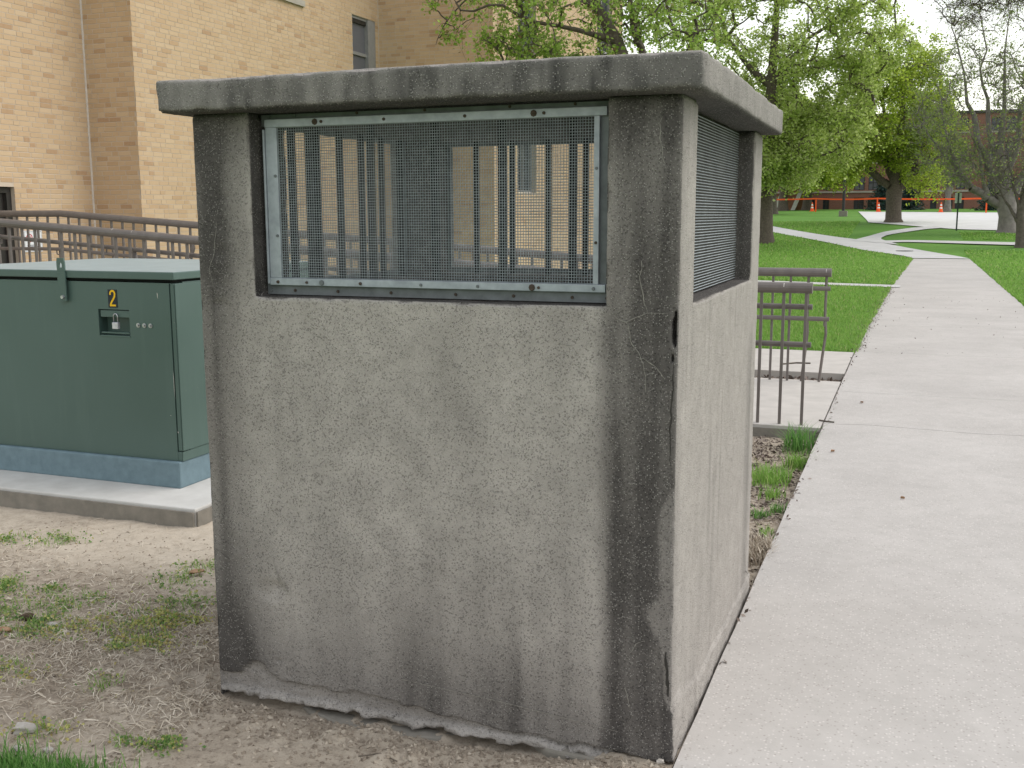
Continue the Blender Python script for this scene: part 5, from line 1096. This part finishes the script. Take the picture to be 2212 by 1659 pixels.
# soil crumbs, densest along the foot of the front wall
P = np.concatenate([scatter(-1.55, 0.0, -0.60, -0.02, 6500), scatter(-3.6, -1.4, -0.8, 1.4, 4500)]); P = P[clear(P)]
kk = RNG.random(len(P)) < np.where(P[:, 0] > -1.5, np.exp(-((P[:, 1]+0.10)/0.12)**2)+0.15, 0.6); P = on_soil(P[kk]); m_ = len(P)
s_ = np.where(P[:, 0] > -1.5, 0.0055, 0.0042)*RNG.uniform(0.4, 1.7, m_); base6 = np.array([(1, 0, 0), (0, 1, 0), (-1, 0, 0), (0, -1, 0), (0, 0, 0.8), (0, 0, -0.6)], float)
Vc = P[:, None]+base6[None]*s_[:, None, None]*RNG.uniform(0.6, 1.4, (m_, 6, 1))+RNG.normal(size=(m_, 6, 3))*s_[:, None, None]*0.25
Tc = np.array([(0, 1, 4), (1, 2, 4), (2, 3, 4), (3, 0, 4), (1, 0, 5), (2, 1, 5), (3, 2, 5), (0, 3, 5)]); Tc = (np.arange(m_)[:, None, None]*6+Tc[None]).reshape(-1, 3)
tag(fast('soil_crumbs', Vc.reshape(-1, 3), None, Tc, M['crumb'], None), kind='stuff')
# weeds: green and yellowing patches
for kind, mat, nm in (('g', 'clover', 'green_weeds'), ('y', 'moss', 'yellow_weeds')):
    PP = []
    for k, x, y, r in PATCH:
        n = int(6500*r) if k == kind else int(1500*r)
        q = RNG.normal(size=(n, 2))*np.array([r*1.15, r*0.8])+np.array([x, y]); ff = fbm(np.stack([q[:, 0], q[:, 1], 0*q[:, 0]], 1), 18, 3, 88); q = q[RNG.random(n) < np.clip(0.45+1.6*ff, 0.04, 1)]; PP.append(q)
    P = np.concatenate(PP); P = on_soil(P[clear(P)]); P[:, 2] += RNG.uniform(0.002, 0.018, len(P))
    Vl, Ql = leaf_quads(P, 0.0115, 0.8, -0.2); tag(fast(nm, Vl, Ql, None, M[mat], None), kind='stuff')
# fresh grass in the near corner
P = np.concatenate([RNG.normal(size=(1500, 2))*np.array([0.10, 0.05])+np.array([-1.60, -0.66]), RNG.normal(size=(1200, 2))*np.array([0.08, 0.05])+np.array([-1.83, -0.68]), scatter(-2.3, -1.0, -1.1, -0.74, 2500)])
Vg, Qg, Tg = blades(on_soil(P), 0.055, 0.0035, 0.5); tag(fast('grass_patch', Vg, Qg, Tg, M['grass_dark'], None), kind='stuff')
# scattered grass blades in the weeds
PP = [RNG.normal(size=(int(900*r), 2))*r*0.8+np.array([x, y]) for k, x, y, r in PATCH]; P = np.concatenate(PP); P = P[clear(P)]
Vg, Qg, Tg = blades(on_soil(P), 0.035, 0.0028, 0.7); tag(fast('weed_grass', Vg, Qg, Tg, M['grass'], None), kind='stuff')
# strip between the enclosure and the ramp: mulch, tufts and straw
P = on_soil(scatter(-0.9, 0.0, 1.55, 4.97, 4200)); P[:, 2] += 0.004
Vm, Qm = leaf_quads(P, 0.028, 0.5, 0.0); Vs, Qs = strips(P[:1500], 0.06, 0.004); Vx, Qx, _ = merge([(Vm, Qm), (Vs, Qs)]); tag(fast('bark_mulch', Vx, Qx, None, M['mulch'], None), kind='stuff')
P = on_soil(scatter(-1.0, 0.0, 1.5, 3.4, 2600)); Vs, Qs = strips(P, 0.05, 0.003); tag(fast('dry_straw', Vs, Qs, None, M['straw'], None), kind='stuff')
def tuft(name, x, y, sx_, sy_, n, h, mat, label):
    P = RNG.normal(size=(n, 2))*np.array([sx_, sy_])+np.array([x, y]); P = np.array([x, y])+np.clip((P-np.array([x, y]))/np.array([sx_, sy_]), -1.7, 1.7)*np.array([sx_, sy_]); P[:, 0] = np.minimum(P[:, 0], 0.02); z = soil_z(P[:, 0], P[:, 1])
    P = np.concatenate([P, z[:, None]], 1)-np.array([[x, y, 0]]); Vg, Qg, Tg = blades(P, h, 0.005, 0.75); o = fast(name, Vg, Qg, Tg, M[mat], None, False, (x, y, 0)); tag(o, label, 'grass tuft', 'grass tufts beside the sidewalk'); return o
tuft('grass_tuft', -0.10, 4.60, 0.055, 0.07, 240, 0.17, 'grass_dark', 'tall grass tuft against the curb below the ramp railing')
tuft('grass_tuft', -0.06, 4.05, 0.04, 0.07, 170, 0.11, 'grass', 'bright grass tuft touching the sidewalk edge, second from the ramp')
tuft('grass_tuft', -0.17, 3.58, 0.07, 0.11, 330, 0.11, 'grass', 'broad bright grass clump between the enclosure and sidewalk')
tuft('grass_tuft', -0.10, 3.16, 0.04, 0.05, 100, 0.07, 'grass', 'short thin grass tuft just below the broad clump')
tuft('grass_tuft', -0.03, 2.82, 0.02, 0.035, 60, 0.06, 'grass_dark', 'small dark green tuft on the sidewalk edge')
tuft('grass_tuft', -0.11, 2.70, 0.03, 0.04, 70, 0.055, 'grass_dark', 'small dark green tuft beside the enclosure wall')
tuft('grass_tuft', -0.03, 2.36, 0.02, 0.04, 50, 0.05, 'grass', 'sparse small tuft nearest the enclosure corner')
tuft('grass_tuft', -0.03, 2.08, 0.05, 0.10, 420, 0.07, 'straw', 'dead straw-coloured tuft at the rear corner of the enclosure')
# mulch in the bed between ramp and slab
P = scatter(-3, 0.0, 7.3, 7.78, 1800); P = np.concatenate([P, np.full((len(P), 1), -0.063)], 1); Vm, Qm = leaf_quads(P, 0.05, 0.5, 0.0); tag(fast('bark_mulch', Vm, Qm, None, M['mulch'], None), kind='stuff')
# grass blades over the lawns in view (thin out with distance)
def lawn_blades(x0, x1, y0, y1, n, h, w, test=None):
    P = scatter(x0, x1, y0, y1, n)
    if test is not None: P = P[test(P)]
    return blades(np.concatenate([P, (gz(P[:, 1])-0.014)[:, None]], 1), h, w, 0.8)
def offpath(P):
    x, y = P[:, 0], P[:, 1]; a = np.array([(2.38, 36.5), (1.2, 40.6), (-0.8, 45.4), (-3.17, 49.6), (-7.33, 58.6), (-14.6, 74.5)]); b_ = np.array([(0.56, 36.5), (-0.3, 39.4), (-1.14, 41.0), (-2.64, 44.55), (-6.75, 53.9), (-14, 70)])
    hi = np.interp(-x, -a[:, 0], a[:, 1]); lo = np.interp(-x, -b_[:, 0], b_[:, 1])
    on = (y > lo-0.15) & (y < hi+0.3) & (x < 2.5)
    on |= (x > -2.3) & (y > 42.0-0.2*(x-2.5)) & (y < 58) & (y > hi-2) & ((y < 47.6) | (x < 2.6) & (y > 44+0.0*x) & (y < 58))
    on |= (x > -2.4) & (y > 53)
    return ~on
notpath = lambda P: ~((P[:, 1] > 20.4+0.0*P[:, 0]-0.08*P[:, 0]*0) & (P[:, 1] < 21.75-0.28*np.minimum(P[:, 0], 0)) & (P[:, 1] > 20.75-0.28*np.minimum(P[:, 0], 0)-0.1))
xlv = lambda y: np.interp(y, [-20, 12, 21, 36], [0.018, 0.018, 0.16, 0.55])
lt = lambda P: (P[:, 0] < xlv(P[:, 1])+0.03) & notpath(P)
parts = [lawn_blades(-3.2, 0.6, 9.53, 14, 30000, 0.07, 0.010, lt), lawn_blades(-4.5, 0.6, 14, 22, 26000, 0.07, 0.016, lt), lawn_blades(-7, 0.8, 21.8, 36, 26000, 0.08, 0.03, lt),
         lawn_blades(2.36, 4.5, 14, 24, 16000, 0.07, 0.016), lawn_blades(2.40, 8, 24, 40, 18000, 0.08, 0.03), lawn_blades(-8, 0.5, 36, 62, 30000, 0.09, 0.05, lambda P: offpath(P)), lawn_blades(2.4, 8, 38, 55, 12000, 0.09, 0.05, lambda P: offpath(P))]
Vg, Qg, Tg = merge(parts); tag(fast('lawn_grass', Vg, Qg, Tg, M['grass'], None), kind='stuff')
# crumbs of soil and old leaves along the edges of the walk
yy = RNG.uniform(9.6, 21, 2600); P = np.stack([xlv(yy)+RNG.normal(size=2600)*0.055-0.01, yy, np.full(2600, 0.004)], 1)
yy = RNG.uniform(0.3, 9.5, 130); P = np.concatenate([P, np.stack([xlv(yy)+np.abs(RNG.normal(size=130))*0.02, yy, np.full(130, 0.003)], 1)])
yy = RNG.uniform(9.5, 19, 160); P = np.concatenate([P, np.stack([RNG.uniform(0.05, 2.2, 160), yy, np.full(160, 0.003)], 1)])
Vl, Ql = leaf_quads(P, 0.022, 0.5, 0.0); Vl[:, 2] = np.maximum(Vl[:, 2], 0.002); tag(fast('edge_debris', Vl, Ql, None, M['mulch'], None), kind='stuff')
# lone pieces lying about
def lump(name, x, y, z, sx_, sy_, sz_, mat, label, cat, seed, group=None, rot=0.0):
    rg = random.Random(seed); bm = bmesh.new(); bmesh.ops.create_icosphere(bm, subdivisions=2, radius=1)
    for v in bm.verts:
        k = 1+rg.uniform(-0.32, 0.32); v.co = Vector((v.co.x*sx_*k, v.co.y*sy_*k, max(v.co.z, -0.5)*sz_*k))
    me = bpy.data.meshes.new(name); bm.to_mesh(me); bm.free(); me.materials.append(M[mat]); o = bpy.data.objects.new(name, me); link(o); o.location = (x, y, z); o.rotation_euler = (0, 0, rot); return tag(o, label, cat, group)
sz = lambda x, y: float(soil_z(np.array([x]), np.array([y]))[0])
lump('stone', -1.895, -0.46, sz(-1.9, -0.46)+0.012, 0.034, 0.016, 0.018, 'stone', 'pale flat stone chunk in the weeds near the lower left corner', 'stone', 1, None, 0.5)
lump('stone', -1.83, -0.55, sz(-1.83, -0.55)+0.006, 0.014, 0.010, 0.009, 'stone', 'small grey pebble at the left edge of the grass patch', 'stone', 2)
lump('stone', -1.735, -0.525, sz(-1.735, -0.525)+0.006, 0.016, 0.012, 0.010, 'stone', 'small grey pebble between the two clumps of fresh grass', 'stone', 3)
lump('stone', -2.484, 0.272, sz(-2.484, 0.272)+0.006, 0.024, 0.012, 0.010, 'stone', 'thin pale stone lying in the yellow-green weeds', 'stone', 4)
lump('stone', -2.148, 0.219, sz(-2.148, 0.219)+0.006, 0.02, 0.012, 0.009, 'stone', 'flat whitish stone in the straw below the weeds', 'stone', 5)
lump('dirt_clod', -2.638, 0.296, sz(-2.638, 0.296)+0.008, 0.034, 0.022, 0.017, 'dark_soil', 'dark brown clod in the middle of the green weeds', 'clod', 6)
lump('stone', -0.02, -0.025, 0.004, 0.012, 0.009, 0.008, 'stone', 'white pebble at the front corner between wall and sidewalk', 'stone', 7)
def leaf_obj(x, y, z, L, rot, label, mat='dry_leaf'):
    m = MB(); vs = []; fs = []
    prof = [(-0.5, 0.04), (-0.25, 0.22), (0.05, 0.28), (0.3, 0.18), (0.5, 0.02)]
    for u, w in prof:
        for s_ in (-1, 0, 1): vs.append((u*L, s_*w*L, 0.012*abs(s_)+0.03*L*math.cos(u*5)+0.1*L*abs(u)))
    for i in range(4):
        for k in range(2): fs.append((i*3+k, i*3+k+1, (i+1)*3+k+1, (i+1)*3+k))
    m.add(vs, fs); o = m.build('dry_leaf', M[mat], None, True, loc=(x, y, z)); o.rotation_euler = (0.15, 0.1, rot); return tag(o, label, 'dry leaf')
leaf_obj(-2.311, 0.93, sz(-2.311, 0.93)+0.008, 0.075, 1.2, 'curled brown leaf beside the left edge of the enclosure')
leaf_obj(-2.600, 0.145, sz(-2.6, 0.145)+0.008, 0.06, 0.3, 'reddish dry leaf at the left edge of view')
leaf_obj(0.149, 4.22, 0.003, 0.035, 0.9, 'small dark leaf on the sidewalk opposite the grass tufts')
leaf_obj(0.242, 6.17, 0.003, 0.04, 2.2, 'small dark leaf on the sidewalk just past the crack')
leaf_obj(0.585, 3.16, 0.003, 0.022, 0.2, 'tiny leaf fragment alone in the middle of the near sidewalk')
def stick(pts, r, label):
    m = MB(); m.tube(pts, r, 5); return tag(m.build('twig', M['bark'], None), label, 'twig')
stick([(-0.02, 5.28, 0.006), (0.03, 5.25, 0.007), (0.09, 5.24, 0.005)], 0.006, 'short dark twig across the sidewalk edge near the crack')
stick([(-0.62, 8.25, 0.008), (-0.50, 8.37, 0.010), (-0.36, 8.40, 0.008)], 0.008, 'long thin twig on the slab behind the ramp')
stick([(-0.86, -0.24, -0.03), (-0.80, -0.22, -0.02), (-0.74, -0.23, -0.028)], 0.0022, 'tiny twig on the soil below the enclosure front')
